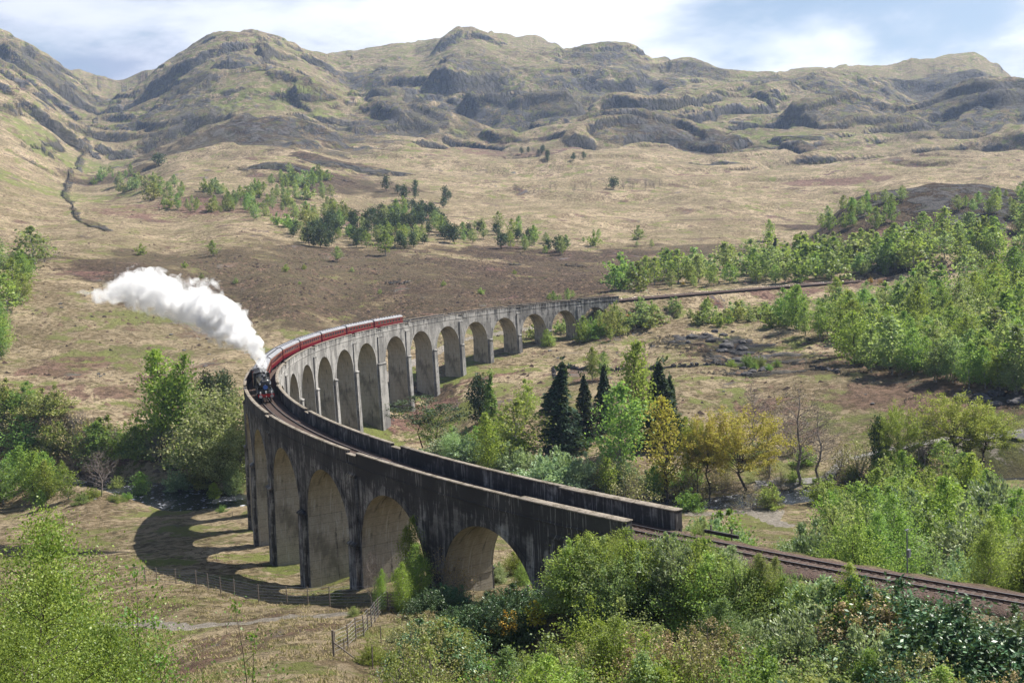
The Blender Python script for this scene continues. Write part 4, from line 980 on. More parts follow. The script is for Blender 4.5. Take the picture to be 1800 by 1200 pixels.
def leaf_quads(P, size, rs, flat=0.0, ln=1.0, axis=None, tri=False):
    n = len(P); d = rs.normal(size=(n, 3)); d[:, 2] *= (1-flat*.6)
    if axis is not None: d = d*.45+axis
    d /= np.linalg.norm(d, axis=1, keepdims=True)+1e-9
    nn = rs.normal(size=(n, 3)); nn[:, 2] += flat*3; e = np.cross(d, nn); e /= np.linalg.norm(e, axis=1, keepdims=True)+1e-9
    s = (size*rs.uniform(.6, 1.35, n))[:, None]
    if tri:
        V = np.stack([P-d*s*.5*ln-e*s*.35, P+d*s*.5*ln, P-d*s*.3*ln+e*s*.4], 1).reshape(-1, 3); return V, np.arange(n*3).reshape(n, 3)
    V = np.stack([P-d*s*.5*ln, P+e*s*.36, P+d*s*.5*ln, P-e*s*.36], 1).reshape(-1, 3); return V, np.arange(n*4).reshape(n, 4)
def crown_shape(kind, h):
    if kind in ('birch', 'lime'): return max(0.05, math.sin(math.pi*min(1, (h*.93+.07)**.85))**.75)
    if kind == 'tall': return max(.08, math.sin(math.pi*min(1, h*.9+.1))**.6)
    if kind in ('spruce', 'larch'): return max(.03, (1-h)**.85)
    if kind in ('oak', 'round'): return max(.1, math.sqrt(max(0, 1-(2*h-.75)**2/1.6)))
    if kind == 'pine': return max(.1, math.sqrt(max(0, 1-(2*h-1)**2)))
    if kind in ('bush', 'willow'): return max(.1, math.sqrt(max(0.02, 1-(h*1.02)**2)))
    return 1
def tree_mesh(kind, H, Wd, nb, nl, leaf, seed, base=.18, stems=1, sigma=.09, flat=0.2, ln=1.0, bare=False, lean=0.0, thin=1.0):
    """returns (woody MB, leaf vertices, leaf faces); H height, Wd crown radius"""
    rs = np.random.RandomState(seed); b = MB(); LP = []; LA = []
    tw = (H*.016+.03)*thin
    for s_ in range(stems):
        a0 = rs.uniform(0, 6.28); off = (0 if stems == 1 else Wd*.22*rs.uniform(.3, 1)); bx, by = off*math.cos(a0), off*math.sin(a0)
        top = H*(1 if s_ == 0 else rs.uniform(.72, .95)); ex, ey = bx*2.2+lean*H+rs.normal()*Wd*.06, by*2.2+rs.normal()*Wd*.06
        n = 7; pts = []
        for i in range(n):
            f = i/(n-1); pts.append((bx+(ex-bx)*f+rs.normal()*tw*1.2*(i > 0), by+(ey-by)*f+rs.normal()*tw*1.2*(i > 0), top*f*(.96 if not bare else 1)-(.3 if i == 0 else 0)))
        if kind in ('oak', 'round'): pts = pts[:5]
        b.tube(pts, [tw*(1-.86*i/(n-1))/(1 if stems == 1 else 1.5) for i in range(len(pts))], 6, False)
        pts = np.array(pts)
        m = nb//stems
        for k in range(m):
            h = base+(1-base)*((k+rs.uniform())/m)**(.9); hh = (h-base)/(1-base); az = k*2.39996+rs.uniform(-.4, .4)
            rr = Wd*crown_shape(kind, hh)*rs.uniform(.72, 1.08)
            if kind in ('birch', 'lime', 'tall', 'bush', 'willow'): rr *= 1+.22*math.sin(az*2+seed)+.15*math.sin(az*5+h*9+seed)
            z0 = h*top
            if kind in ('spruce', 'larch'): st = z0+rr*.12; drop = -rr*.28
            elif kind == 'oak': st = H*rs.uniform(.30, .52); drop = None
            elif kind in ('bush', 'willow'): st = top*h*.35; drop = None
            elif kind == 'tall': st = max(.02*H, z0-rr*1.1); drop = None
            elif kind == 'pine': st = z0-rr*.25; drop = None
            else: st = max(.05*H, z0-rr*.55); drop = None
            f = min(.999, max(0, st/(top*.96)))*(n-1); i0 = min(int(f), len(pts)-2); s0 = pts[i0]+(pts[i0+1]-pts[i0])*min(1, f-i0)
            e0 = np.array([s0[0]+math.cos(az)*rr, s0[1]+math.sin(az)*rr, z0 if drop is None else st+drop])
            if kind == 'pine': e0[2] = z0
            mid = (s0+e0)/2+np.array([rs.normal(), rs.normal(), rs.normal()*.6+(.5 if kind in ('birch', 'round', 'lime') else 0)])*rr*.10
            br = [s0, mid, e0]; rb = tw*.34*(1-.5*h)
            if kind not in ('spruce', 'larch') or k % 2 == 0 or bare: b.tube(br, [rb, rb*.6, rb*.18], 3 if not bare else 4, False)
            if bare or kind == 'oak':
                for q in range(5 if bare else 2):
                    t = rs.uniform(.3, .95); p_ = s0+(e0-s0)*t+(mid-(s0+e0)/2)*(4*t*(1-t)); dv = (e0-s0)/(np.linalg.norm(e0-s0)+1e-6)+rs.normal(size=3)*.6+np.array([0, 0, .35]); L_ = rr*rs.uniform(.22, .5); e2 = p_+dv*L_
                    b.tube([p_, p_+dv*L_*.5+rs.normal(size=3)*L_*.06, e2], [rb*.4, rb*.28, rb*.1], 3, False)
                    if bare:
                        for q2 in range(4):
                            p3 = p_+(e2-p_)*rs.uniform(.3, 1); b.tube([p3, p3+(dv+rs.normal(size=3)*.8)*L_*.45], [rb*.16, rb*.06], 3, False)
                    LP.append(e2+rs.normal(size=(max(1, nl//(nb*4)), 3))*sigma*H*.8)
                    LA.append(np.repeat(dv[None], len(LP[-1]), 0))
            c_ = max(1, int(nl/nb*(rr/Wd*.7+.45)))
            t = rs.uniform(.30 if kind not in ('oak', 'pine') else .62, 1.05, c_)[:, None]
            if kind in ('spruce', 'larch'): t = rs.uniform(.08, 1.04, c_)[:, None]
            P = s0+(e0-s0)*t+(mid-(s0+e0)/2)*(4*t*(1-t)); sg = sigma*H*(.45+.55*(rr/Wd))
            if kind in ('spruce', 'larch'):
                sd = np.array([-math.sin(az), math.cos(az), 0]); P = P+sd*rs.normal(size=(c_, 1))*rr*.16+np.array([0, 0, -1])*np.abs(rs.normal(size=(c_, 1)))*H*.017
            else: P = P+rs.normal(size=(c_, 3))*np.array([1, 1, .75 if kind != 'oak' else .42])*sg
            if kind == 'pine': P[:, 2] = P[:, 2]*.0+e0[2]+rs.normal(size=c_)*H*.022+rs.normal()*.1
            LP.append(P); LA.append(np.repeat(((e0-s0)/(np.linalg.norm(e0-s0)+1e-6))[None], c_, 0))
        LP.append(pts[-1]+rs.normal(size=(max(2, nl//nb), 3))*np.array([1, 1, 1.6])*sigma*H*.35*(1 if kind != 'oak' else 3)); LA.append(rs.normal(size=(len(LP[-1]), 3))*.3+np.array([0, 0, 1]))
    P = np.concatenate(LP); A = np.concatenate(LA); P[:, 2] = np.maximum(P[:, 2], .05)
    V, F = leaf_quads(P, leaf, rs, flat, ln, A if kind in ('spruce', 'larch', 'willow', 'tall') else None)
    return b, V, F
PROTO = {}
def proto(key, kind, fol, bark, H, Wd, nb, nl, leaf, seed, **kw):
    """a pair of shared meshes, (wood, leaves), built for unit use at height H"""
    b, V, F = tree_mesh(kind, H, Wd, nb, nl, leaf, seed, **kw)
    PROTO.setdefault(key, []).append((b.mesh('trunk', M[bark], True), mesh_np('crown', V, F, F_[fol]) if nl > 0 else None, H))
for i in range(5): proto('birch_far', 'birch', 'birch' if i < 3 else 'birch_pale', 'bark_birch', 9, 2.7+.35*(i % 3), 20, 900, .58, 10+i, sigma=.065)
for i in range(4): proto('birch_mid', 'birch', ('birch', 'birch_pale', 'birch', 'lime')[i], 'bark_birch', 10, 2.9+.3*i, 34, 3400, .33, 20+i, stems=1+(i % 2), sigma=.055)
for i in range(3): proto('lime_mid', 'lime', 'lime', 'bark', 9, 2.4+.5*i, 44, 3400, .34, 30+i, base=.08, sigma=.07)
for i in range(2): proto('poplar', 'tall', 'lime', 'bark', 16, 2.6, 70, 4200, .42, 40+i, base=.12, sigma=.04, stems=1+i)
proto('aspen', 'tall', 'birch', 'bark', 18, 3.0, 80, 4600, .42, 44, base=.2, sigma=.045)
for i in range(3): proto('spruce', 'spruce', 'spruce', 'bark', 20, 5.0+.5*i, 150, 7600, .62, 50+i, base=.06, ln=1.5, flat=.4)
proto('larch', 'larch', 'larch', 'bark', 14, 2.7, 90, 3800, .36, 55, base=.14, ln=1.3)
for i in range(2): proto('pine_far', 'round', 'pine', 'bark_pine', 9, 2.7, 22, 560, .80, 57+i, base=.25)
for i in range(2): proto('pine_mid', 'round', 'pine', 'bark_pine', 10, 2.5+.5*i, 46, 3000, .42, 60+i, base=.12, sigma=.06)
proto('umbrella_pine', 'pine', 'pine', 'bark_pine', 10, 5.2, 46, 3200, .36, 64, base=.55, stems=2, sigma=.06, flat=.8)
for i in range(2): proto('oak', 'oak', 'oak' if i == 0 else 'oakg', 'bark', 15, 6.4, 50, 10000, .27, 66+i, base=.42, sigma=.028, flat=.6)
proto('oak_narrow', 'tall', 'oak', 'bark', 15, 2.6, 50, 2600, .36, 69, base=.2, sigma=.04, flat=.6)
for i in range(2): proto('round', 'round', 'round', 'bark', 12, 6.3+i*.5, 90, 9500, .36, 72+i, base=.1, sigma=.06, stems=2)
for i in range(3): proto('willow', 'willow', 'willow', 'bark_grey', 6, 4.0+.4*i, 70, 5200, .30, 76+i, base=.05, stems=4, sigma=.06, ln=1.6)
for i in range(3): proto('bush_far', 'bush', ('birch', 'scrub', 'birch_pale')[i], 'bark', 4, 2.4, 18, 520, .50, 80+i, base=.05, stems=2)
for i in range(3): proto('bush_mid', 'bush', ('scrub', 'lime', 'birch')[i], 'bark', 5, 2.9, 50, 3600, .26, 84+i, base=.03, stems=4, sigma=.07)
for i in range(2): proto('brown_mid', 'bush', 'brown', 'bark_grey', 6, 3.2, 60, 1500, .24, 88+i, base=.05, stems=5, sigma=.08)
for i in range(3): proto('bare', 'birch', 'twig', 'bark_grey', 12, 3.6, 40, 500, .10, 90+i, base=.28, bare=True, stems=1+(i == 1), ln=2.2)
for i in range(2): proto('bare_shrub', 'bush', 'brown', 'bark_grey', 6, 3.6, 34, 500, .20, 94+i, base=.08, bare=True, stems=4)
# nearer plants: many small leaves
for i in range(3): proto('near_birch', 'birch', ('birch', 'birch_pale', 'lime')[i], 'bark_birch', 8, 2.1, 90, 14000, .135, 100+i, stems=2, sigma=.055, base=.06)
for i in range(3): proto('near_bush', 'bush', ('lime', 'birch_pale', 'birch')[i], 'bark', 5, 2.6, 110, 15000, .115, 105+i, base=.02, stems=5, sigma=.055)
for i in range(2): proto('near_willow', 'willow', 'willow', 'bark_grey', 5, 2.5, 110, 13000, .115, 109+i, base=.02, stems=6, sigma=.05, ln=1.8)
for i in range(2): proto('near_scrub', 'bush', ('scrub', 'brown')[i], 'bark_grey', 4.5, 2.5, 120, 11000, .105, 112+i, base=.02, stems=7, sigma=.06)
for i in range(2): proto('rhodo', 'bush', 'rhodo', 'bark', 4, 2.8, 150, 17000, .105, 115+i, base=.02, stems=6, sigma=.055, ln=1.6, flat=.3)
proto('gorse', 'bush', 'gorse', 'bark', 1.6, 1.0, 26, 700, .13, 118, base=.1, stems=3)
print('protos', round(time.time()-T0, 1))
def count_label(words): return words
def plant(key, p, h, label, cat, name, group=None, rz=None, wid=1.0, rs=random.Random(9), sink=.12, var=None, own=False):
    lst = PROTO[key]; wm, lm, H = lst[rs.randrange(len(lst)) if var is None else var % len(lst)]
    t = empty(name, (p[0], p[1], p[2]-sink), rs.uniform(0, 6.28) if rz is None else rz)
    k = h/H; t.scale = (k*wid, k*wid, k); tag(t, label, cat, group)
    obj('trunk', wm, t)
    if lm: obj('crown', lm, t)
    return t
def height_px(base, px, D): return px*D/FPX*1.01
# --- single trees that the photograph lets one name: (foot x, foot y, height in px, kind, label, name, group, width, variant, forced distance)
SINGLE = [
 (990,800,165,'spruce','tallest dark spruce with broad skirts, leftmost of the dark conifers in the valley','spruce_tree',1.3,0,0),
 (1031,775,118,'spruce','slim dark spruce between two others, second from left','spruce_tree',.95,1,0),
 (1062,755,115,'spruce','short-branched dark spruce with bare lower trunk right of the slim one','spruce_tree',.85,2,0),
 (1160,785,150,'spruce','broad dark spruce behind the yellow narrow tree','spruce_tree',1.3,1,0),
 (1176,780,120,'spruce','dark spruce close against its right-hand neighbour','spruce_tree',.9,2,0),
 (1120,790,190,'aspen','very tall green aspen standing among the dark spruces','aspen_tree',1.0,0,0),
 (1092,832,160,'birch_mid','large light green birch in front of the spruces','birch_tree',1.05,0,0),
 (1172,880,185,'oak_narrow','narrow golden tree in front of the broad spruce','oak_tree',1.15,0,0),
 (1307,885,165,'oak','big golden oak with spreading limbs beside the gravel clearing','oak_tree',1.05,0,0),
 (1247,880,150,'oak','golden-green oak with slim trunk left of the big golden oak','oak_tree',.62,0,0),
 (1226,878,140,'oak','olive young oak by the river left of the golden ones','oak_tree',.5,1,0),
 (1352,840,130,'bare','thin bare tree right behind the big golden oak','bare_tree',.8,0,0),
 (1330,770,100,'bare','forked grey bare tree on the moor above the golden oak','bare_tree',.9,1,0),
 (1410,850,165,'bare','tall dark leafless tree standing alone by the road','bare_tree',1.0,2,0),
 (1440,845,120,'bare','faint leafless tree just right of the tall bare one','bare_tree',1.1,0,0),
 (1580,850,130,'oak','olive-green upright oak, left one of the clump at the meadow','oak_tree',.72,1,0),
 (1548,835,105,'pine_mid','dark ivy-clad tree at the left end of the meadow clump','pine_tree',.6,0,0),
 (1616,830,112,'bare','brownish half-bare tree between the meadow oaks','bare_tree',.9,1,0),
 (1680,830,130,'oak','broad yellow-green oak, middle of the meadow clump','oak_tree',1.15,1,0),
 (1728,835,110,'oak','yellow-green oak at the right end of the meadow clump','oak_tree',1.1,1,0),
 (868,770,120,'larch','light green larch with straight trunk near the tall piers','larch_tree',1.0,0,0),
 (842,745,92,'pine_mid','dark green conifer just left of the light green larch','pine_tree',.9,0,0),
 (750,790,92,'umbrella_pine','spreading flat-topped Scots pine with two stems by the tall piers','pine_tree',1.15,0,0),
 (918,740,75,'birch_mid','small bright birch right of the larch','birch_tree',1.0,3,0),
 (908,820,118,'birch_mid','wide soft green birch behind the parapet','birch_tree',1.25,2,0),
 (857,838,112,'lime_mid','bright green leaning young tree close behind the parapet','young_tree',.75,0,0),
 (800,815,58,'round','grey-green bushy whitebeam close behind the parapet','whitebeam_tree',.9,0,0),
 (965,868,72,'willow','large pale silvery willow behind the parapet','willow_tree',1.15,0,0),
 (1020,860,66,'willow','pale willow at the right shoulder of the large silvery one','willow_tree',.8,1,0),
 (1068,875,72,'lime_mid','small rounded bright green tree below the big birch','young_tree',.9,1,0),
 (1150,880,62,'lime_mid','small slim green tree under the golden narrow tree','young_tree',.7,2,0),
 (1110,890,75,'brown_mid','greyish half-leafed shrub behind the end of the parapet','shrub',1.0,0,0),
 (1042,668,58,'birch_mid','left of two small birches by the ruined stone wall','birch_tree',.95,0,0),
 (1060,668,50,'birch_mid','right of two small birches by the ruined stone wall','birch_tree',.9,2,0),
 (1205,790,58,'lime_mid','bright yellow-green tree beside the dark broad spruce','young_tree',1.1,1,0),
 (965,608,30,'bush_mid','round bright green bush at the foot of a far pier','shrub',.95,2,0),
 # left bank
 (293,800,178,'poplar','tall bright green poplar left of the round grey-green tree','poplar_tree',1.15,0,0),
 (325,795,165,'poplar','second tall bright poplar with twin tops beside the first','poplar_tree',1.1,1,0),
 (378,830,150,'round','great round grey-green tree beside the curve of the viaduct','whitebeam_tree',1.12,0,0),
 (405,845,105,'round','lower round grey-green tree touching the viaduct','whitebeam_tree',.9,1,0),
 (365,740,88,'pine_mid','dark pine above the round tree, left one of the pair','pine_tree',.75,0,0),
 (398,745,95,'pine_mid','dark pine above the round tree, right one of the pair','pine_tree',.8,1,0),
 (175,835,90,'birch_mid','light green birch standing alone above the river','birch_tree',1.2,0,0),
 (178,872,75,'bare','small leafless tree on the river bank','bare_tree',1.15,0,0),
 (247,875,44,'lime_mid','small yellow-green tree on the grassy bank of the river','young_tree',1.25,0,0),
 (205,862,26,'bush_mid','low bush beside the small leafless tree','shrub',1.1,0,0),
 (313,866,42,'willow','small pale willow on the river bank','willow_tree',.8,0,0),
 (378,882,34,'lime_mid','small green tree near the shaded pier','young_tree',.9,2,0),
 (360,850,60,'bush_mid','olive bush under the great round tree','shrub',1.0,0,0),
 (412,872,62,'round','dark green rounded tree by the pier foot','whitebeam_tree',.6,1,0),
 (75,460,48,'bare_shrub','brown leafless rounded tree on the left hillside','bare_tree',1.1,0,0),
 (204,500,42,'bare','thin pale dead birch beside the end of the steam','bare_tree',.25,0,0),
 (246,448,18,'bush_far','small dark green bush on the hillside above the steam','shrub',1.0,0,0),
 (375,450,26,'birch_far','round green tree standing alone above the dark heather','birch_tree',1.1,0,0),
 (678,449,42,'birch_far','bright round birch in front of the dark pine wood','birch_tree',1.15,0,0),
 (594,460,27,'birch_far','pale birch at the left edge of the burnt heather','birch_tree',1,3,0),
 (1363,470,50,'spruce','single dark spruce rising above the birch wood by the line','spruce_tree',.95,0,0),
 (1353,424,36,'birch_far','upright birch alone on the tan moor behind the line','birch_tree',.9,1,0),
 (1078,333,22,'pine_far','dark pine standing out on the far hillside','pine_tree',1.5,0,0),
 (280,292,22,'pine_far','dark rounded tree high on the left slope','pine_tree',1.7,0,0),
 (1484,625,75,'birch_mid','tall rounded birch at the edge of the right-hand wood','birch_tree',1.15,0,0),
 (1760,660,95,'birch_mid','very tall birch towering over the right-hand wood','birch_tree',.9,1,0),
]
GR = {'spruce_tree':'dark spruces','oak_tree':'oaks in young leaf','bare_tree':'leafless trees','birch_tree':'birches standing apart','pine_tree':'pines standing apart','poplar_tree':'poplars by the river','whitebeam_tree':'grey-green rounded trees','willow_tree':'silvery willows','young_tree':'young trees in fresh leaf','shrub':'shrubs standing apart','aspen_tree':None,'larch_tree':None}
for x, y, hp, key, lab, nm, wd, var, Df in SINGLE:
    p, D = hit(x, y); plant(key, p, height_px(y, hp, D), lab, 'shrub' if nm == 'shrub' else 'tree', nm, GR.get(nm), None, wd, var=var)
# --- woods whose trees cannot be told from one another: polygons in the photograph, filled along the ground
def inpoly(x, y, P):
    c = False
    for i in range(len(P)):
        x1, y1 = P[i]; x2, y2 = P[i-1]
        if (y1 > y) != (y2 > y) and x < (x2-x1)*(y-y1)/(y2-y1)+x1: c = not c
    return c
def wood(P, n, hpx, keys, label, nm, cat, group, seed, gap=.55, wid=(.8, 1.2), keep_h=None):
    rs = random.Random(seed); xs = [q[0] for q in P]; ys = [q[1] for q in P]; got = []; tries = 0
    while len(got) < n and tries < n*40:
        tries += 1; x, y = rs.uniform(min(xs), max(xs)), rs.uniform(min(ys), max(ys))
        if not inpoly(x, y, P): continue
        t = (y-min(ys))/(max(ys)-min(ys)+1e-6); hp = (hpx[0]+(hpx[1]-hpx[0])*t)*rs.choice((.55, .75, .9, 1, 1.1, 1.3))*rs.uniform(.9, 1.1)
        if any(abs(x-a) < hp*gap*.5 and abs(y-b) < hp*gap*.22 for a, b in got): continue
        got.append((x, y)); p, D = hit(x, y)
        if p[2] < WATER_Z+.4: continue
        if min(polydist(np.array([p[0]]), np.array([p[1]]), FTR)[0], abs(math.hypot(p[0], p[1])-R) if math.atan2(p[1], p[0]) > TH_FAR-.02 and math.atan2(p[1], p[0]) < .9 else 99) < 5.5: continue
        k = keys[rs.randrange(len(keys))]
        plant(k, p, height_px(y, hp, D), label, cat, nm, group, None, rs.uniform(*wid), rs)
    return len(got)
# right-hand birch wood, between the moor and the line
wood([(1345,560),(1400,548),(1560,545),(1640,520),(1800,480),(1830,560),(1830,700),(1700,672),(1600,665),(1520,652),(1470,620),(1400,585),(1340,560)], 158, (40, 78), ['birch_far','birch_far','birch_mid','lime_mid','birch_mid'], 'leafy tree of the dense right-hand wood between moor and railway line', 'woodland_tree', 'tree', 'trees of the right-hand wood', 1, .5, (.9, 1.35))
wood([(1480,600),(1560,650),(1640,672),(1800,705),(1830,700),(1830,640),(1640,620),(1540,590)], 34, (52, 66), ['birch_mid'], 'taller birch along the lower edge of the right-hand wood', 'birch_tree', 'tree', 'birches at the lower edge of the right-hand wood', 2, .55, (.85, 1.15))
# belt behind the railway
wood([(1080,512),(1300,503),(1540,488),(1600,480),(1610,430),(1540,440),(1450,452),(1300,470),(1180,478),(1095,492)], 95, (40, 40), ['birch_far','birch_far','birch_far','bush_far'], 'leafy tree in the belt behind the far railway line', 'woodland_tree', 'tree', 'trees behind the railway line', 3, .5, (.95, 1.4))
wood([(1590,480),(1830,470),(1830,400),(1700,395),(1630,410),(1600,440)], 38, (36, 48), ['birch_far'], 'birch on the foot of the dark heathery knoll', 'birch_tree', 'tree', 'birches below the knoll', 4, .5, (1, 1.4))
wood([(1440,405),(1480,420),(1560,400),(1600,372),(1590,345),(1500,355),(1450,385)], 26, (20, 26), ['birch_far'], 'small birch clinging to the side of the dark knoll', 'birch_tree', 'tree', 'birches on the knoll', 5, .5, (.9, 1.3))
wood([(1670,370),(1720,375),(1800,390),(1810,340),(1740,350)], 16, (22, 26), ['birch_far'], 'small birch near the top of the dark knoll', 'birch_tree', 'tree', 'birches at the top of the knoll', 6, .5)
# slope below the far line, left of the wood
wood([(1085,592),(1240,572),(1400,580),(1390,552),(1260,540),(1110,545),(1080,565)], 44, (20, 32), ['bush_far','birch_far','bush_far'], 'bushy young birch on the bank below the far railway', 'birch_tree', 'tree', 'young trees on the railway bank', 7, .5, (1, 1.5))
wood([(990,600),(1085,605),(1090,560),(1040,585)], 9, (34, 38), ['birch_far','bush_mid'], 'birch masking the foot of the last arches', 'birch_tree', 'tree', 'trees around the far abutment', 8, .5)
wood([(960,528),(1062,518),(1062,524),(965,533)], 5, (20, 20), ['birch_far'], 'light green bush showing over the far parapet', 'birch_tree', 'tree', 'bushes behind the far parapet', 9, .4)
wood([(880,600),(960,590),(1000,575),(1000,596),(900,606)], 5, (24, 26), ['bush_far'], 'green bush seen through the far arches', 'shrub', 'shrub', 'bushes behind the far arches', 10, .4)
# pine plantation and birches, centre left
wood([(505,435),(700,440),(800,430),(770,385),(720,370),(640,390),(560,400),(505,412)], 145, (22, 30), ['pine_far','pine_far','birch_far'], 'dark pine of the plantation above the burnt heather', 'pine_tree', 'tree', 'pines above the burnt heather', 11, .28, (.8, 1.15))
wood([(805,425),(900,440),(1000,455),(1000,435),(900,405),(810,400)], 34, (24, 24), ['pine_far','birch_far','birch_far'], 'tree of the thin strip of wood above the burnt heather', 'mixed_tree', 'tree', 'strip of trees above the burnt heather', 12, .45, (.8, 1.2))
wood([(200,345),(330,375),(400,378),(520,412),(620,400),(620,350),(570,345),(575,315),(510,305),(440,335),(330,335),(210,325)], 120, (19, 27), ['birch_far','birch_far','bush_far'], 'small green birch scattered on the left hillside', 'hillside_tree', 'tree', 'birches scattered on the left hillside', 13, .6, (.8, 1.1))
wood([(125,320),(220,330),(320,350),(330,330),(200,300),(130,315)], 12, (14, 16), ['birch_far','bush_far'], 'tiny birch near the mountain burn', 'birch_tree', 'tree', 'birches near the burn', 14, .8)
wood([(660,350),(800,370),(790,345),(680,330)], 9, (20, 22), ['pine_far'], 'lone dark pine on the slope above the plantation', 'pine_tree', 'tree', 'pines above the plantation', 15, 1.2, (.7, 1))
wood([(935,285),(1030,288),(1030,275),(900,262)], 12, (13, 13), ['pine_far'], 'dark pine of the small far clump under the crags', 'pine_tree', 'tree', 'far pines under the crags', 16, .6, (.7, 1))
wood([(900,345),(1160,335),(1160,328),(900,335)], 26, (13, 13), ['bare'], 'thin leafless larch in the far row on the tan hillside', 'bare_tree', 'tree', 'far row of leafless larches', 17, .5, (.7, 1.1))
wood([(890,280),(960,285),(960,245),(900,255)], 14, (14, 14), ['bare'], 'thin leafless larch under the central crags', 'bare_tree', 'tree', 'leafless larches under the crags', 18, .5, (.7, 1.1))
wood([(1020,430),(1200,470),(1240,440),(1050,400)], 8, (16, 20), ['bush_far','birch_far'], 'small bright bush dotted on the tan slope', 'shrub', 'shrub', 'bushes dotted on the tan slope', 19, 1.5)
wood([(300,470),(560,470),(1000,470),(1000,530),(700,540),(500,560),(330,500)], 12, (9, 13), ['bush_far'], 'small green bush on the burnt heather slope', 'shrub', 'shrub', 'bushes on the burnt heather', 32, 2)
# left edge gully
wood([(-30,470),(70,470),(60,500),(40,520),(30,560),(30,600),(0,640),(-30,640)], 24, (46, 60), ['birch_mid','birch_far'], 'birch in the wooded gully at the left edge', 'birch_tree', 'tree', 'birches in the left-edge gully', 20, .4, (1, 1.4))
# river bank, left
wood([(-30,800),(120,805),(200,815),(350,825),(430,840),(430,800),(300,785),(120,775),(-30,770)], 46, (46, 60), ['brown_mid','bare_shrub','brown_mid','bush_mid','bare'], 'brown half-leafed tree of the thicket along the river', 'alder_tree', 'tree', 'brown trees along the left river bank', 21, .5, (.9, 1.4))
wood([(-30,760),(90,745),(90,720),(-30,715)], 12, (44, 50), ['bush_mid','birch_mid'], 'olive bush of the thicket above the river at the left edge', 'shrub', 'shrub', 'thicket above the river at the left edge', 22, .45, (1, 1.4))
wood([(-30,890),(60,900),(135,882),(120,855),(60,850),(-30,850)], 17, (56, 66), ['lime_mid','birch_mid','lime_mid'], 'fresh green young tree on the near river bank at the left edge', 'young_tree', 'tree', 'young trees on the near left bank', 23, .5, (.9, 1.2))
wood([(270,890),(440,905),(440,880),(300,874)], 12, (16, 20), ['bush_mid','rhodo'], 'low dark green bush along the shaded river bank', 'shrub', 'shrub', 'low bushes along the shaded bank', 24, .8, (1.1, 1.6))
wood([(130,885),(260,882),(270,876),(150,872)], 7, (13, 15), ['bush_mid'], 'low green bush at the water edge', 'shrub', 'shrub', 'low bushes at the water edge', 25, .8, (1.1, 1.6))
wood([(690,800),(790,812),(930,838),(930,800),(840,760),(760,765)], 16, (52, 58), ['birch_mid','lime_mid','bush_mid','birch_mid','willow'], 'green tree below the tall piers behind the parapet', 'valley_tree', 'tree', 'trees below the tall piers', 33, .5)
wood([(1180,800),(1500,800),(1500,835),(1180,850)], 9, (40, 46), ['bush_mid','brown_mid','lime_mid'], 'low tree around the golden oaks', 'valley_tree', 'tree', 'low trees around the golden oaks', 34, .8)
# moor scrub and middle valley
wood([(800,800),(900,790),(960,850),(880,835)], 5, (46, 50), ['bush_mid','lime_mid'], 'young green tree crowding behind the parapet', 'young_tree', 'tree', 'young trees behind the parapet', 26, .5)
wood([(930,848),(1210,885),(1220,860),(1000,822),(940,828)], 15, (46, 52), ['brown_mid','birch_mid','bush_mid','willow'], 'shrubby tree of the valley thicket behind the parapet', 'thicket_tree', 'tree', 'valley thicket behind the parapet', 27, .5)
wood([(1190,905),(1330,898),(1420,885),(1500,885),(1500,835),(1350,835),(1190,850)], 46, (30, 44), ['brown_mid','bare_shrub','bush_mid'], 'low brown-green shrub on the far bank of the river', 'shrub', 'shrub', 'shrubs on the far river bank', 28, .6, (1, 1.4))
wood([(1275,650),(1370,652),(1370,638),(1285,640)], 7, (16, 20), ['bush_mid'], 'pale green bush below the dark rock slab', 'shrub', 'shrub', 'bushes below the rock slab', 29, .5)
wood([(1490,850),(1710,868),(1710,840),(1600,835),(1500,825)], 14, (52, 64), ['birch_mid','lime_mid','birch_mid','brown_mid'], 'leafy tree of the right-hand valley wood below the meadow', 'valley_tree', 'tree', 'valley wood below the meadow', 30, .5, (.9, 1.25))
wood([(1440,960),(1830,1010),(1830,935),(1700,900),(1640,885),(1460,890)], 40, (82, 112), ['birch_mid','lime_mid','birch_mid','bush_mid','willow'], 'tall leafy birch of the wood beyond the near track', 'valley_tree', 'tree', 'wood beyond the near track', 31, .5, (.8, 1.1))
# scrub just beyond the near track
def scatter_track(n, s0, s1, r0, r1, keys, hh, label, nm, group, seed, cat='shrub', wid=(.85, 1.25)):
    rs = random.Random(seed)
    for i in range(n):
        s_ = rs.uniform(s0, s1); rr = rs.uniform(r0, r1); p = cylp(s_, rr, 0); z = float(ground(p[0], p[1]))
        plant(keys[rs.randrange(len(keys))], (p[0], p[1], z), rs.uniform(*hh), label, cat, nm, group, None, rs.uniform(*wid), rs)
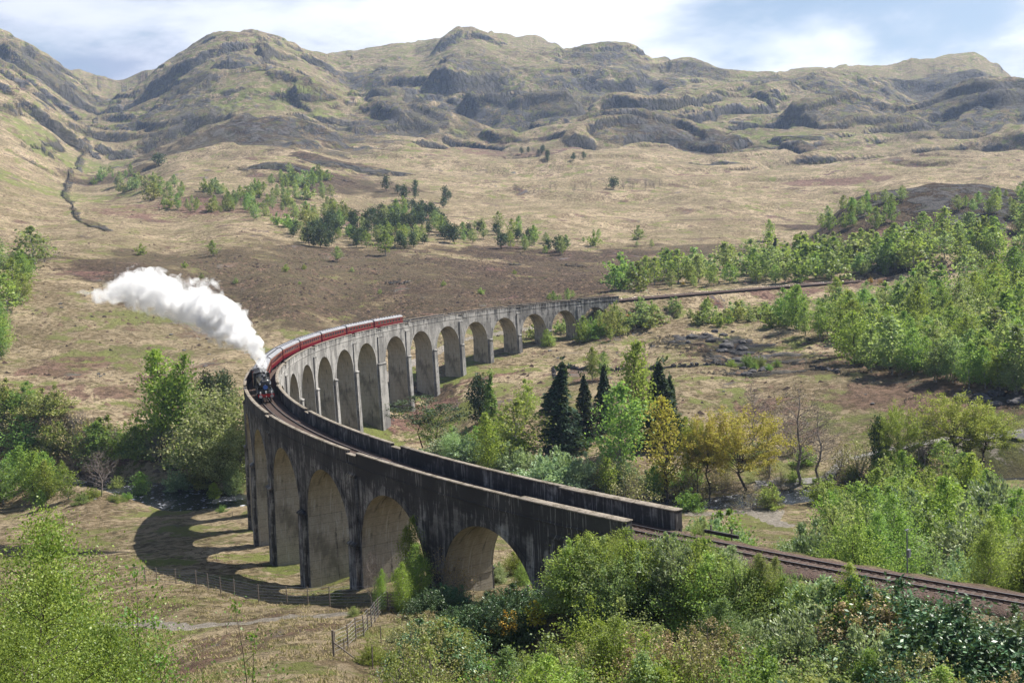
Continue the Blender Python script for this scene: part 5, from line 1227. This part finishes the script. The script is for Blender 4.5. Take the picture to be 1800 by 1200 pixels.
# the bank between the viewer and the near track, and the thicket beyond it: rooted in the ground at a chosen distance,
# each as tall as its top stands in the photograph
def lerp_tab(T, x): return float(np.interp(x, [q[0] for q in T], [q[1] for q in T]))
TOPY = [(640, 1090), (700, 1060), (760, 1020), (850, 1020), (920, 1000), (980, 985), (1040, 955), (1100, 945), (1160, 935), (1210, 945), (1300, 985), (1400, 1010), (1500, 1020), (1560, 1045), (1650, 1060), (1800, 1095), (1900, 1110)]
def bank(n, x0, x1, d0, d1, dy, keys, label, nm, group, seed, cat='shrub', hmin=1.8, hmax=6.5, wid=(.9, 1.3), topy=TOPY):
    rs = random.Random(seed); k = 0; tr = 0; out_ = []
    while k < n and tr < n*30:
        tr += 1; x = x0+(x1-x0)*rs.random(); D = rs.uniform(d0, d1); yt = lerp_tab(topy, x)+rs.uniform(*dy)
        q = atD(x, yt, D); g = float(ground(q[0], q[1])); h = q[2]-g
        rr = math.hypot(q[0], q[1])
        if h < hmin or h > hmax or abs(rr-R) < 4.6: continue
        key = keys[rs.randrange(len(keys))]; out_.append(plant(key, (q[0], q[1], g), h*1.06, label, cat, nm, group, None, rs.uniform(*wid), rs)); k += 1
    return out_
bank(46, 1000, 1520, 66, 92, (-24, 22), ['near_bush','near_willow','near_birch','near_bush','near_bush'], 'bright leafy bush on the bank in front of the parapet end', 'shrub', 'bright bushes on the bank in front of the parapet end', 43)
bank(30, 960, 1560, 52, 74, (60, 190), ['near_bush','near_scrub','near_birch','near_willow','near_bush'], 'green bush in the middle of the foreground thicket', 'shrub', 'bushes in the middle of the foreground thicket', 44)
bank(22, 720, 1250, 46, 72, (80, 220), ['near_scrub','near_scrub','near_birch','near_bush'], 'brown-green tangled bush low in the foreground thicket', 'shrub', 'tangled bushes low in the foreground', 47)
bank(38, 1480, 1860, 56, 80, (-22, 50), ['rhodo','rhodo','near_scrub','rhodo'], 'dark glossy rhododendron in front of the near track', 'rhododendron', 'rhododendrons by the near track', 45, wid=(1, 1.4))
bank(20, 1380, 1860, 44, 62, (80, 200), ['rhodo','near_scrub','near_birch','near_scrub'], 'dark bush at the bottom right of the thicket', 'shrub', 'dark bushes at the bottom right', 48)
bank(12, 740, 960, 78, 100, (0, 60), ['rhodo','rhodo','near_scrub'], 'dark rhododendron below the first arch', 'rhododendron', 'rhododendrons below the first arch', 46, hmin=1.2)
bank(10, 640, 800, 66, 90, (30, 110), ['near_scrub','rhodo','near_bush'], 'low bush at the left edge of the foreground thicket', 'shrub', 'bushes at the left edge of the thicket', 49, hmin=1.0, wid=(1, 1.5))
FARY = [(1200, 905), (1250, 885), (1310, 890), (1400, 915), (1500, 930), (1600, 930), (1700, 960), (1800, 985), (1900, 1000)]
bank(34, 1215, 1880, 96, 135, (0, 75), ['near_willow','near_bush','bush_mid','near_bush','near_willow'], 'leafy green bush on the far side of the near track', 'shrub', 'bushes beyond the near track', 41, hmin=1.5, hmax=8, topy=FARY)
bank(10, 1480, 1880, 92, 120, (-70, 0), ['near_birch','near_bush'], 'slender young birch just beyond the near track', 'young_tree', 'young birches just beyond the near track', 42, 'tree', 4, 12, (.8, 1.1), FARY)
# the birch at the viewer's left and the shoots before the lens: real small leaves
for i in range(2): proto('close_birch', 'birch', 'fg', 'bark', 6, 2.2, 260, 80000, .044, 130+i, stems=3, sigma=.055, base=.03, thin=.5)
proto('shoot', 'tall', 'fg', 'bark', 3.2, .62, 34, 1100, .036, 133, stems=3, sigma=.035, base=.15, thin=.25)
def close(x, yt, D, key, lab, nm, wid, grp=None, var=0, rz=0.0):
    q = atD(x, yt, D); g = float(ground(q[0], q[1])); plant(key, (q[0], q[1], g), q[2]-g, lab, 'tree' if 'birch' in nm else 'sapling', nm, grp, rz, wid, sink=.05, var=var)
close(40, 925, 20, 'close_birch', 'close glossy-leaved birch filling the lower left corner of the view', 'birch_tree', .85, 'close birches', 0, 1.0)
close(110, 985, 20, 'close_birch', 'slender top of a close birch right of the left corner tree', 'birch_tree', .8, 'close birches', 1, 3.0)
close(10, 912, 22, 'close_birch', 'farthest of the close birches at the left edge', 'birch_tree', .9, 'close birches', 0, 2.2)
close(165, 1045, 18, 'close_birch', 'lower close birch right of the one in the left corner', 'birch_tree', .85, 'close birches', 1, 2.0)
close(-20, 985, 15, 'close_birch', 'nearest birch cut by the left edge of the view', 'birch_tree', .9, 'close birches', 1, 4.0)
close(90, 1090, 13, 'close_birch', 'lowest and nearest birch at the bottom left', 'birch_tree', .9, 'close birches', 0, 5.0)
close(225, 985, 19, 'shoot', 'thin leafy birch shoot beside the close birch', 'sapling', 1, 'birch shoots', 0, .3)
close(425, 1040, 17, 'shoot', 'thin birch shoot with few leaves before the grassy slope', 'sapling', 1, 'birch shoots', 0, 2.1)
close(270, 1075, 16, 'shoot', 'short leafy shoot at the edge of the close birch', 'sapling', 1, 'birch shoots', 0, 1.1)
close(870, 1140, 16, 'shoot', 'bright young shoots rising at the bottom centre', 'sapling', 1.6, 'birch shoots', 0, 3.1)
close(935, 1155, 15, 'shoot', 'bright young shoots right of those at the bottom centre', 'sapling', 1.6, 'birch shoots', 0, 4.1)
# trees in front of the second and third pier
for x, yt, D, key, wd, nm, lab in ((716, 905, 112, 'near_birch', .62, 'birch_tree', 'tall feathery birch in front of the pale pilaster'), (728, 955, 104, 'near_birch', .95, 'birch_tree', 'full light green birch before the second arch'), (700, 985, 101, 'near_birch', .8, 'birch_tree', 'thin young birch left of the full one'), (650, 970, 104, 'bare', .6, 'birch_tree', 'sparse birch sapling before the orange-stained arch'), (668, 1000, 102, 'near_birch', .7, 'birch_tree', 'small pale birch beside the sparse sapling'),
    (785, 965, 108, 'bare_shrub', 1.0, 'shrub', 'brown leafless shrub under the first arch'), (800, 995, 104, 'bare_shrub', 1.0, 'shrub', 'second brown leafless shrub under the first arch'), (905, 960, 125, 'near_bush', 1.1, 'shrub', 'green bush seen through the first arch'), (870, 985, 118, 'near_willow', 1.0, 'shrub', 'pale bush seen through the first arch'), (920, 985, 116, 'near_bush', 1.0, 'shrub', 'bright bush at the right foot of the first arch'), (590, 1040, 118, 'near_scrub', 1.6, 'shrub', 'low brown bush at the foot of the second pier'), (620, 1075, 100, 'near_scrub', 1.3, 'shrub', 'brown bush left of the gate')):
    q = atD(x, yt, D); g = float(ground(q[0], q[1])); plant(key, (q[0], q[1], g), max(1.2, q[2]-g), lab, 'tree' if nm == 'birch_tree' else 'shrub', nm, None, None, wd)
for x, y, hp in ((1548,500,10),(1530,497,10),(1470,497,7),(1490,520,12),(1105,562,14),(1200,500,6)):
    p, D = hit(x, y); plant('gorse', p, height_px(y, hp, D), 'yellow flowering gorse beside the far railway', 'gorse bush', 'gorse_bush', 'gorse by the far railway', None, 1.2)
for s_, rr in ((-8, R+13), (-6, R+14), (-57, R-4.5)):
    p = cylp(s_, rr, 0); plant('gorse', (p[0], p[1], float(ground(p[0], p[1]))+(1.5 if rr > R else 0)), 2.0, 'orange-yellow gorse in flower near the track', 'gorse bush', 'gorse_bush', 'gorse near the track')
print('plants', round(time.time()-T0, 1))
HAZE = 0.000072
# ------------------------------------------------------------------ fences, wall, gate, post, stones
def fence(pts, label, hp=1.9, step=4.0, group='wire fences', wires=6):
    P = [np.array(hit(x, y)[0][:2]) for x, y in pts]; L = []
    for a, b in zip(P[:-1], P[1:]):
        k = max(1, int(round(np.linalg.norm(b-a)/step)))
        for q in range(k): L.append(a+(b-a)*q/k)
    L.append(P[-1]); o = np.array([L[0][0], L[0][1], float(ground(L[0][0], L[0][1]))]); t = empty('wire_fence', tuple(o)); tag(t, label, 'fence', group)
    pm = MB().tube([(0, 0, -.3), (0, 0, hp)], [.065, .055], 6).mesh('fence_post', M['wood']); tops = []
    for i, q in enumerate(L):
        z = float(ground(q[0], q[1])); f = obj('fence_post', pm, t, (q[0]-o[0], q[1]-o[1], z-o[2]), ((i*.37 % .1)-.05, (i*.53 % .1)-.05, 0)); tops.append((q[0]-o[0], q[1]-o[1], z-o[2]))
    for w_ in range(wires):
        h = hp*(.15+.8*w_/(wires-1)); MB().tube([(a, b, c_+h) for a, b, c_ in tops], .012, 3, False).obj('wire', M['wire'], t)
    return t
fence([(236, 1020), (276, 1024), (345, 1030), (412, 1048), (455, 1058), (505, 1062), (580, 1064), (660, 1062)], 'deer fence of posts and wire crossing the slope under the arches', 2.1)
fence([(587, 1152), (612, 1138), (640, 1118), (665, 1085), (680, 1070)], 'short wire fence climbing from the strainer post to the gate', 1.9, 3.2)
p, D = hit(587, 1155); t = empty('strainer_post', tuple(p)); tag(t, 'stout wooden strainer post with slanting stay below the fence', 'post')
MB().tube([(0, 0, -.2), (0, 0, 2.1)], .09, 8).obj('post', M['wood'], t); dd = r2/np.linalg.norm(r2)*1.9-fw*.5; MB().tube([(dd[0], dd[1], float(ground(p[0]+dd[0], p[1]+dd[1]))-p[2]), (0, 0, 1.2)], .05, 6).obj('stay', M['wood'], t)
p, D = hit(683, 1072); t = empty('timber_gate', tuple(p), YAW+1.2); tag(t, 'dark timber gate with five rails under the young birches', 'gate')
for k in range(5): MB().box((0, 0, .35+.32*k), (2.6, .05, .12)).obj('rail', M['wood'], t)
for x in (-1.35, 1.35, 0): MB().box((x, .05, .95), (.14, .1, 2.0)).obj('post', M['wood'], t)
for i, (x, y, hh, lab) in enumerate(((655, 1175, 1.7, 'single iron stake left of the bottom thicket'), (670, 1130, 1.5, 'leaning stake just above the single iron stake'), (728, 1200, 1.6, 'stake nearest the bottom edge beside the thicket'), (605, 1150, 1.2, 'short leaning stake beside the strainer post'), (381, 985, .9, 'short stump-like post in the shadow of the arches'), (409, 908, 1.2, 'small post on the lit grass by the shaded pier'))):
    p, D = hit(x, y); t = tag(MB().tube([(0, 0, -.2), (.05*(i % 3-1), 0, hh)], .045, 6).obj('fence_stake', M['wood'], loc=tuple(p)), lab, 'stake', 'old stakes')
# dry-stone wall on the moor, each run of stones real blocks
def stone_mesh(seed):
    rs = np.random.RandomState(seed); b = MB(); b.box((0, 0, 0), (1, .8, .7)); v = b.V[0]; v += rs.normal(size=v.shape)*.07; return b.mesh('stone', M['darkstone'])
SM = [stone_mesh(i) for i in range(6)]
def wall(pts, label, hw=1.1, n_=170, group='ruined dry-stone walls'):
    P = [np.array(hit(x, y)[0][:2]) for x, y in pts]; o = np.array([P[0][0], P[0][1], float(ground(*P[0]))]); t = empty('dry_stone_wall', tuple(o)); tag(t, label, 'wall', group)
    rs = random.Random(5); tot = sum(np.linalg.norm(b-a) for a, b in zip(P[:-1], P[1:])); 
    for i in range(n_):
        u = rs.random()*tot; 
        for a, b in zip(P[:-1], P[1:]):
            l = np.linalg.norm(b-a)
            if u <= l: break
            u -= l
        q = a+(b-a)*u/l; hh = hw*(0.55+.45*math.sin(u*.8)+.1); z = float(ground(*q)); lv = rs.random()**1.2*max(.15, hh)
        s_ = obj('stone', SM[i % 6], t, (q[0]-o[0]+rs.uniform(-.3, .3), q[1]-o[1]+rs.uniform(-.3, .3), z-o[2]+lv), (rs.uniform(-.3, .3), rs.uniform(-.3, .3), rs.uniform(0, 3))); k = rs.uniform(.55, 1.05); s_.scale = (k*1.25, k, k)
wall([(975, 665), (973, 650), (1000, 646), (1025, 650), (1080, 652), (1140, 650), (1210, 645), (1285, 642)], 'long low ruined stone wall crossing the moor behind the spruces', 1.2, 290)
wall([(1425, 645), (1450, 650), (1475, 656)], 'short broken stone wall below the right-hand wood', .8, 40)
# boulders
def boulder(seed):
    import bmesh
    g = bmesh.new(); bmesh.ops.create_icosphere(g, subdivisions=2, radius=1.0); rs = np.random.RandomState(seed); k = rs.uniform(.6, 1.2, 3)
    for v in g.verts:
        c_ = v.co; f = 1+.28*float(pn(np.array([c_.x*1.3+seed]), np.array([c_.y*1.3+c_.z*1.1]))[0])+.1*rs.normal()*.4; v.co = Vector((c_.x*k[0]*f, c_.y*k[1]*f, c_.z*.6*f))
    me = bpy.data.meshes.new('boulder'); g.to_mesh(me); g.free(); me.materials.append(M['stone']); return me
BM = [boulder(i) for i in range(5)]
BD = [m_.copy() for m_ in BM]
for m_ in BD: m_.materials[0] = M['darkstone']
def stones(L, n, sz, label, group, seed):
    rs = random.Random(seed); got = 0
    for k in range(n*6):
        if got >= n: break
        x, y = rs.choice(L); x += rs.uniform(-1, 1)*L_SP[group][0]; y += rs.uniform(-1, 1)*L_SP[group][1]; p, D = hit(x, y)
        if abs(math.hypot(p[0], p[1])-R) < 6: continue
        s_ = rs.uniform(*sz)*(D/250)**.5; o = obj('boulder', BM[rs.randrange(5)] if 'outcrop' not in group else BD[rs.randrange(5)], None, (p[0], p[1], p[2]+s_*.1), (0, 0, rs.uniform(0, 6))); o.scale = (s_, s_, s_*.8); tag(o, label, 'boulder', group); got += 1
L_SP = {'boulders on the tan moor': (120, 40), 'river stones': (50, 8), 'boulders on the left slope': (110, 70), 'rocks at the right-hand outcrop': (45, 18)}
stones([(1150,640),(1250,720),(1350,690),(1100,600),(900,640),(1450,700)], 18, (.3, .7), 'grey boulder half sunk in the tan moor', 'boulders on the tan moor', 1)
stones([(150,848),(220,866),(180,872),(300,880),(1400,868),(1320,884)], 46, (.3, .75), 'grey stone in the bed of the shallow river', 'river stones', 2)
stones([(150,600),(280,640),(200,560),(330,700)], 22, (.35, .7), 'dark boulder on the grassy left slope', 'boulders on the left slope', 3)
stones([(1720,700),(1330,650),(1260,600),(1780,715)], 26, (.9, 1.9), 'dark rock of the outcrops under the right-hand wood', 'rocks at the right-hand outcrop', 4)
L_SP['slabs of the moor outcrops'] = (38, 9)
stones([(1300,615),(1340,640),(1225,600),(1700,700),(1745,708)], 13, (1.3, 2.6), 'dark rock slab breaking the moor below the right-hand wood', 'slabs of the moor outcrops', 5)
# grey signal post beyond the near track and the short timber by the parapet end
q = atz(1595, 1010, 31.5); g = float(ground(q[0], q[1])); t = empty('signal_post', (q[0], q[1], g)); tag(t, 'slim grey metal post with equipment box beyond the near track', 'post')
hgt = 58-(905-403)/1848*np.hypot(*(q-CAM)[:2])-g
MB().tube([(0, 0, -.2), (0, 0, hgt)], [.06, .05], 8).obj('mast', M['greymetal'], t); MB().box((0, .12, hgt*.45), (.32, .22, .6)).obj('equipment_box', M['greymetal'], t); MB().box((0, 0, hgt-.05), (.5, .12, .06)).obj('bracket', M['greymetal'], t)
p = cylp(-.0635*R, R-2.75, RAILZ-.1); t = empty('timber_baulk', p, -.0635*-1+math.pi/2); tag(t, 'short dark timber baulk on two posts just past the parapet end', 'barrier')
MB().box((0, 0, .1), (3.4, .22, .28)).obj('baulk', M['soot'], t)
for x in (-1.2, .9): MB().box((x, .2, .15), (.12, .12, 1.0)).obj('post', M['wood'], t)
# tussocks: nobody could count them
def tussocks():
    rs = np.random.RandomState(3); V = []; F = []; N_ = 26000
    az = rs.uniform(-.50, .30, N_); D = np.exp(rs.uniform(math.log(58), math.log(185), N_)); X = CAM[0]+D*np.cos(YAW-az); Y = CAM[1]+D*np.sin(YAW-az)
    rr = np.hypot(X, Y); keep = (np.abs(rr-R) > 5.5) & (fbm(X/7, Y/7, 3, 88) > -.12) & (polydist(X, Y, RIVER) > 11) & (polydist(X, Y, PATH_A) > 1.5); X, Y = X[keep], Y[keep]; Z = ground(X, Y); n = len(X)
    k = 5
    ang = rs.uniform(0, 6.28, (n, k)); r_ = rs.uniform(.08, .30, (n, k)); h = rs.uniform(.10, .34, (n, k))*(.6+.8*rs.rand(n, 1)); w = .05
    bx = X[:, None]+rs.normal(size=(n, k))*.12; by = Y[:, None]+rs.normal(size=(n, k))*.12; bz = np.repeat(Z[:, None], k, 1)-.06
    A = np.stack([bx-w*np.sin(ang), by+w*np.cos(ang), bz], -1); B = np.stack([bx+w*np.sin(ang), by-w*np.cos(ang), bz], -1); Cc = np.stack([bx+r_*np.cos(ang), by+r_*np.sin(ang), bz+h], -1)
    V = np.stack([A, B, Cc], 2).reshape(-1, 3); F = np.arange(len(V)).reshape(-1, 3)
    M['straw'] = foliage_mat('dry_grass_blades', (0.20, 0.15, 0.07), (0.40, 0.32, 0.17), .25, .9, .1, 0, 0)
    tag(obj('grass_tussocks', mesh_np('grass_tussocks', V, F, M['straw'])), 'dry straw-coloured grass tussocks on the near slope', 'grass', kind='stuff')
tussocks()
def heather():
    rs = np.random.RandomState(8); N_ = 60000
    D = np.exp(rs.uniform(math.log(290), math.log(950), N_)); px = rs.uniform(-60, 1860, N_); a = np.arctan((px-900)/FPX)
    X = CAM[0]+D*np.cos(YAW-a); Y = CAM[1]+D*np.sin(YAW-a); Z = ground(X, Y); d = np.stack([X, Y, Z], 1)-CAM; zc = d@fw; ix = 900+FPX*(d@r2)/zc; iy = 600-FPX*(d@u2)/zc
    burnt = sst(ix, 230, 420)*(1-sst(ix, 1040, 1160))*sst(iy, 430, 462)*(1-sst(iy, 560+0*ix, 600))
    dens = np.clip(.10+.9*burnt, 0, 1)*sst(fbm(X/22, Y/22, 4, 77), -.22+.10*(1-burnt), .18)
    rr = np.hypot(X, Y); th = np.arctan2(Y, X); ok = (rs.rand(N_) < dens) & (np.abs(rr-R) > 6) & (polydist(X, Y, FTR) > 6) & (polydist(X, Y, RIVER) > 12) & (polydist(X, Y, PATH_B) > 3)
    X, Y, Z = X[ok], Y[ok], Z[ok]; n = len(X); k = 5; w = rs.uniform(.45, 1.5, n)*(.8+.5*rs.rand(n)); h = w*rs.uniform(.28, .55, n); a0 = rs.uniform(0, 6.28, n)
    V = np.zeros((n, k+1, 3))
    for j in range(k):
        t = a0+2*math.pi*j/k; q = w*rs.uniform(.7, 1.2, n); V[:, j] = np.stack([X+q*np.cos(t), Y+q*np.sin(t), Z-.35], 1)
    V[:, k] = np.stack([X+rs.normal(size=n)*.2, Y+rs.normal(size=n)*.2, Z+h], 1)
    F = np.array([[j, (j+1) % k, k] for j in range(k)]); F = (F[None]+(np.arange(n)*(k+1))[:, None, None]).reshape(-1, 3)
    M['heather'] = foliage_mat('heather_stems', (0.022, 0.015, 0.013), (0.15, 0.10, 0.065), .0, .95, .05, 0, 0)
    tag(obj('heather_clumps', mesh_np('heather_clumps', V.reshape(-1, 3), F, M['heather'])), 'dark brown heather clumps covering the slope behind the viaduct', 'heather', kind='stuff')
heather()
# ------------------------------------------------------------------ the air
b = MB(); b.box((0, 0, 0), (2, 2, 2)); M['haze'] = volume_mat('haze', HAZE, (0.52, 0.68, 1.0), 0.0)
hz = b.obj('haze', M['haze']); hz.location = (CAM[0], CAM[1], 410); hz.scale = (5400, 5400, 425); tag(hz, kind='stuff')
# ------------------------------------------------------------------ every individual gets a label of its own
ORDW = ['leftmost', 'second from left', 'third from left', 'fourth from left', 'fifth from left', 'sixth from left', 'seventh from left', 'eighth from left', 'ninth from left', 'tenth from left', '11th from left', '12th from left', '13th from left', '14th from left', '15th from left']
LOOK = {'birch_leaves': 'mid-green', 'pale_birch_leaves': 'pale green', 'fresh_green_leaves': 'bright green', 'grey_willow_leaves': 'silvery', 'scrub_leaves': 'olive', 'bronze_leaves': 'bronze', 'rhododendron_leaves': 'dark glossy', 'pine_needles': 'dark', 'spruce_needles': 'dark', 'bare_twigs': 'leafless', 'gorse_flowers': 'yellow', 'whitebeam_leaves': 'grey-green', 'larch_needles': 'light green'}
NOUN = {'birch_tree': 'birch', 'woodland_tree': 'tree', 'mixed_tree': 'tree', 'alder_tree': 'alder', 'young_tree': 'young tree', 'thicket_tree': 'tree', 'valley_tree': 'tree', 'hillside_tree': 'tree', 'pine_tree': 'pine', 'bare_tree': 'tree', 'shrub': 'bush', 'rhododendron': 'bush', 'gorse_bush': 'gorse', 'boulder': 'stone'}
WHERE = {'trees of the right-hand wood': 'in the right-hand wood', 'birches at the lower edge of the right-hand wood': 'along the wood edge by the moor', 'trees behind the railway line': 'behind the far railway', 'birches below the knoll': 'at the foot of the dark knoll',
 'birches on the knoll': 'on the side of the dark knoll', 'birches at the top of the knoll': 'on top of the dark knoll', 'young trees on the railway bank': 'on the bank below the far railway', 'trees around the far abutment': 'by the last arches', 'bushes behind the far parapet': 'above the far parapet',
 'bushes behind the far arches': 'seen through the far arches', 'pines above the burnt heather': 'in the plantation above the dark heather', 'strip of trees above the burnt heather': 'in the thin strip above the heather', 'birches scattered on the left hillside': 'on the left hillside', 'birches near the burn': 'near the mountain burn',
 'pines above the plantation': 'above the plantation', 'far pines under the crags': 'in the far clump under the crags', 'far row of leafless larches': 'in the far row on the tan slope', 'leafless larches under the crags': 'under the central crags', 'bushes dotted on the tan slope': 'dotted on the tan slope',
 'birches in the left-edge gully': 'in the gully at the left edge', 'brown trees along the left river bank': 'in the riverside thicket left', 'thicket above the river at the left edge': 'above the river, far left', 'young trees on the near left bank': 'on the near left river bank', 'low bushes along the shaded bank': 'on the shaded river bank', 'low bushes at the water edge': 'at the water edge',
 'young trees behind the parapet': 'crowding behind the parapet', 'valley thicket behind the parapet': 'in the thicket behind the parapet', 'shrubs on the far river bank': 'on the far river bank, right', 'bushes below the rock slab': 'below the moor rock slab', 'valley wood below the meadow': 'below the green meadow', 'wood beyond the near track': 'in the wood beyond the near track',
 'bright bushes on the bank in front of the parapet end': 'before the parapet end', 'bushes in the middle of the foreground thicket': 'in the foreground thicket', 'tangled bushes low in the foreground': 'low in the foreground', 'rhododendrons by the near track': 'beside the near track', 'dark bushes at the bottom right': 'at the bottom right', 'rhododendrons below the first arch': 'below the first arch',
 'bushes at the left edge of the thicket': 'at the thicket left edge', 'bushes beyond the near track': 'just beyond the near track', 'young birches just beyond the near track': 'standing just beyond the near track', 'gorse by the far railway': 'beside the far railway', 'gorse near the track': 'near the track in front',
 'boulders on the tan moor': 'on the tan moor', 'river stones': 'in the river bed', 'trees below the tall piers': 'below the tall piers', 'low trees around the golden oaks': 'around the golden oaks', 'bushes on the burnt heather': 'on the burnt heather slope', 'slabs of the moor outcrops': 'of the moor rock outcrops', 'boulders on the left slope': 'on the grassy left slope', 'rocks at the right-hand outcrop': 'at the outcrops right'}
def to_px(p):
    d = np.array(p)-CAM; z = d@fw; return 900+FPX*(d@r2)/z, 600-FPX*(d@u2)/z
def relabel():
    G = {}
    for o in C.objects:
        if o.parent is None and o.get('group') in WHERE: G.setdefault(o['group'], []).append(o)
    for g, L in G.items():
        info = []
        for o in L:
            x, y = to_px(o.location); cr = [c_ for c_ in o.children if c_.name.startswith('crown')]; base = o.name.split('.')[0]
            if base == 'boulder': look = ''; hh = o.scale[0]
            else: look = LOOK.get(cr[0].data.materials[0].name.split('.')[0], 'green') if cr else 'leafless'; hh = max(v[2] for v in o.children[0].bound_box)*o.scale[2]
            info.append([o, x, y, look, hh, NOUN.get(base, 'bush')])
        hs = sorted(i[4] for i in info); lo, hi = hs[len(hs)//3], hs[(2*len(hs))//3]; n = len(info)
        for i in info: i.append('small' if i[4] < lo else 'tall' if i[4] > hi else 'middling')
        if 'stone' in info[0][5]:
            for i in info: i[6] = {'tall': 'large', 'small': 'small', 'middling': 'middling'}[i[6]]
        xs = sorted(i[1] for i in info); ys = sorted(i[2] for i in info)
        def zone(i):
            if n <= 12: return ''
            h = ('left', 'middle', 'right')[min(2, sum(i[1] > xs[n*k//3] for k in (1, 2)))]; return h+(' back' if i[2] < ys[n//2] else ' front')
        K = {}
        for i in info: K.setdefault((zone(i), i[3], i[6], i[5]), []).append(i)
        for (zn, look, size, noun), M_ in K.items():
            M_.sort(key=lambda i: i[1])
            for q, i in enumerate(M_):
                t = (size+' '+look+' '+noun+' '+WHERE[g]).replace('  ', ' ')
                if zn: t += ', '+zn+' part'
                if len(M_) > 1: t += ', '+ORDW[min(q, len(ORDW)-1)]
                i[0]['label'] = ' '.join(t.split()[:16])
relabel()
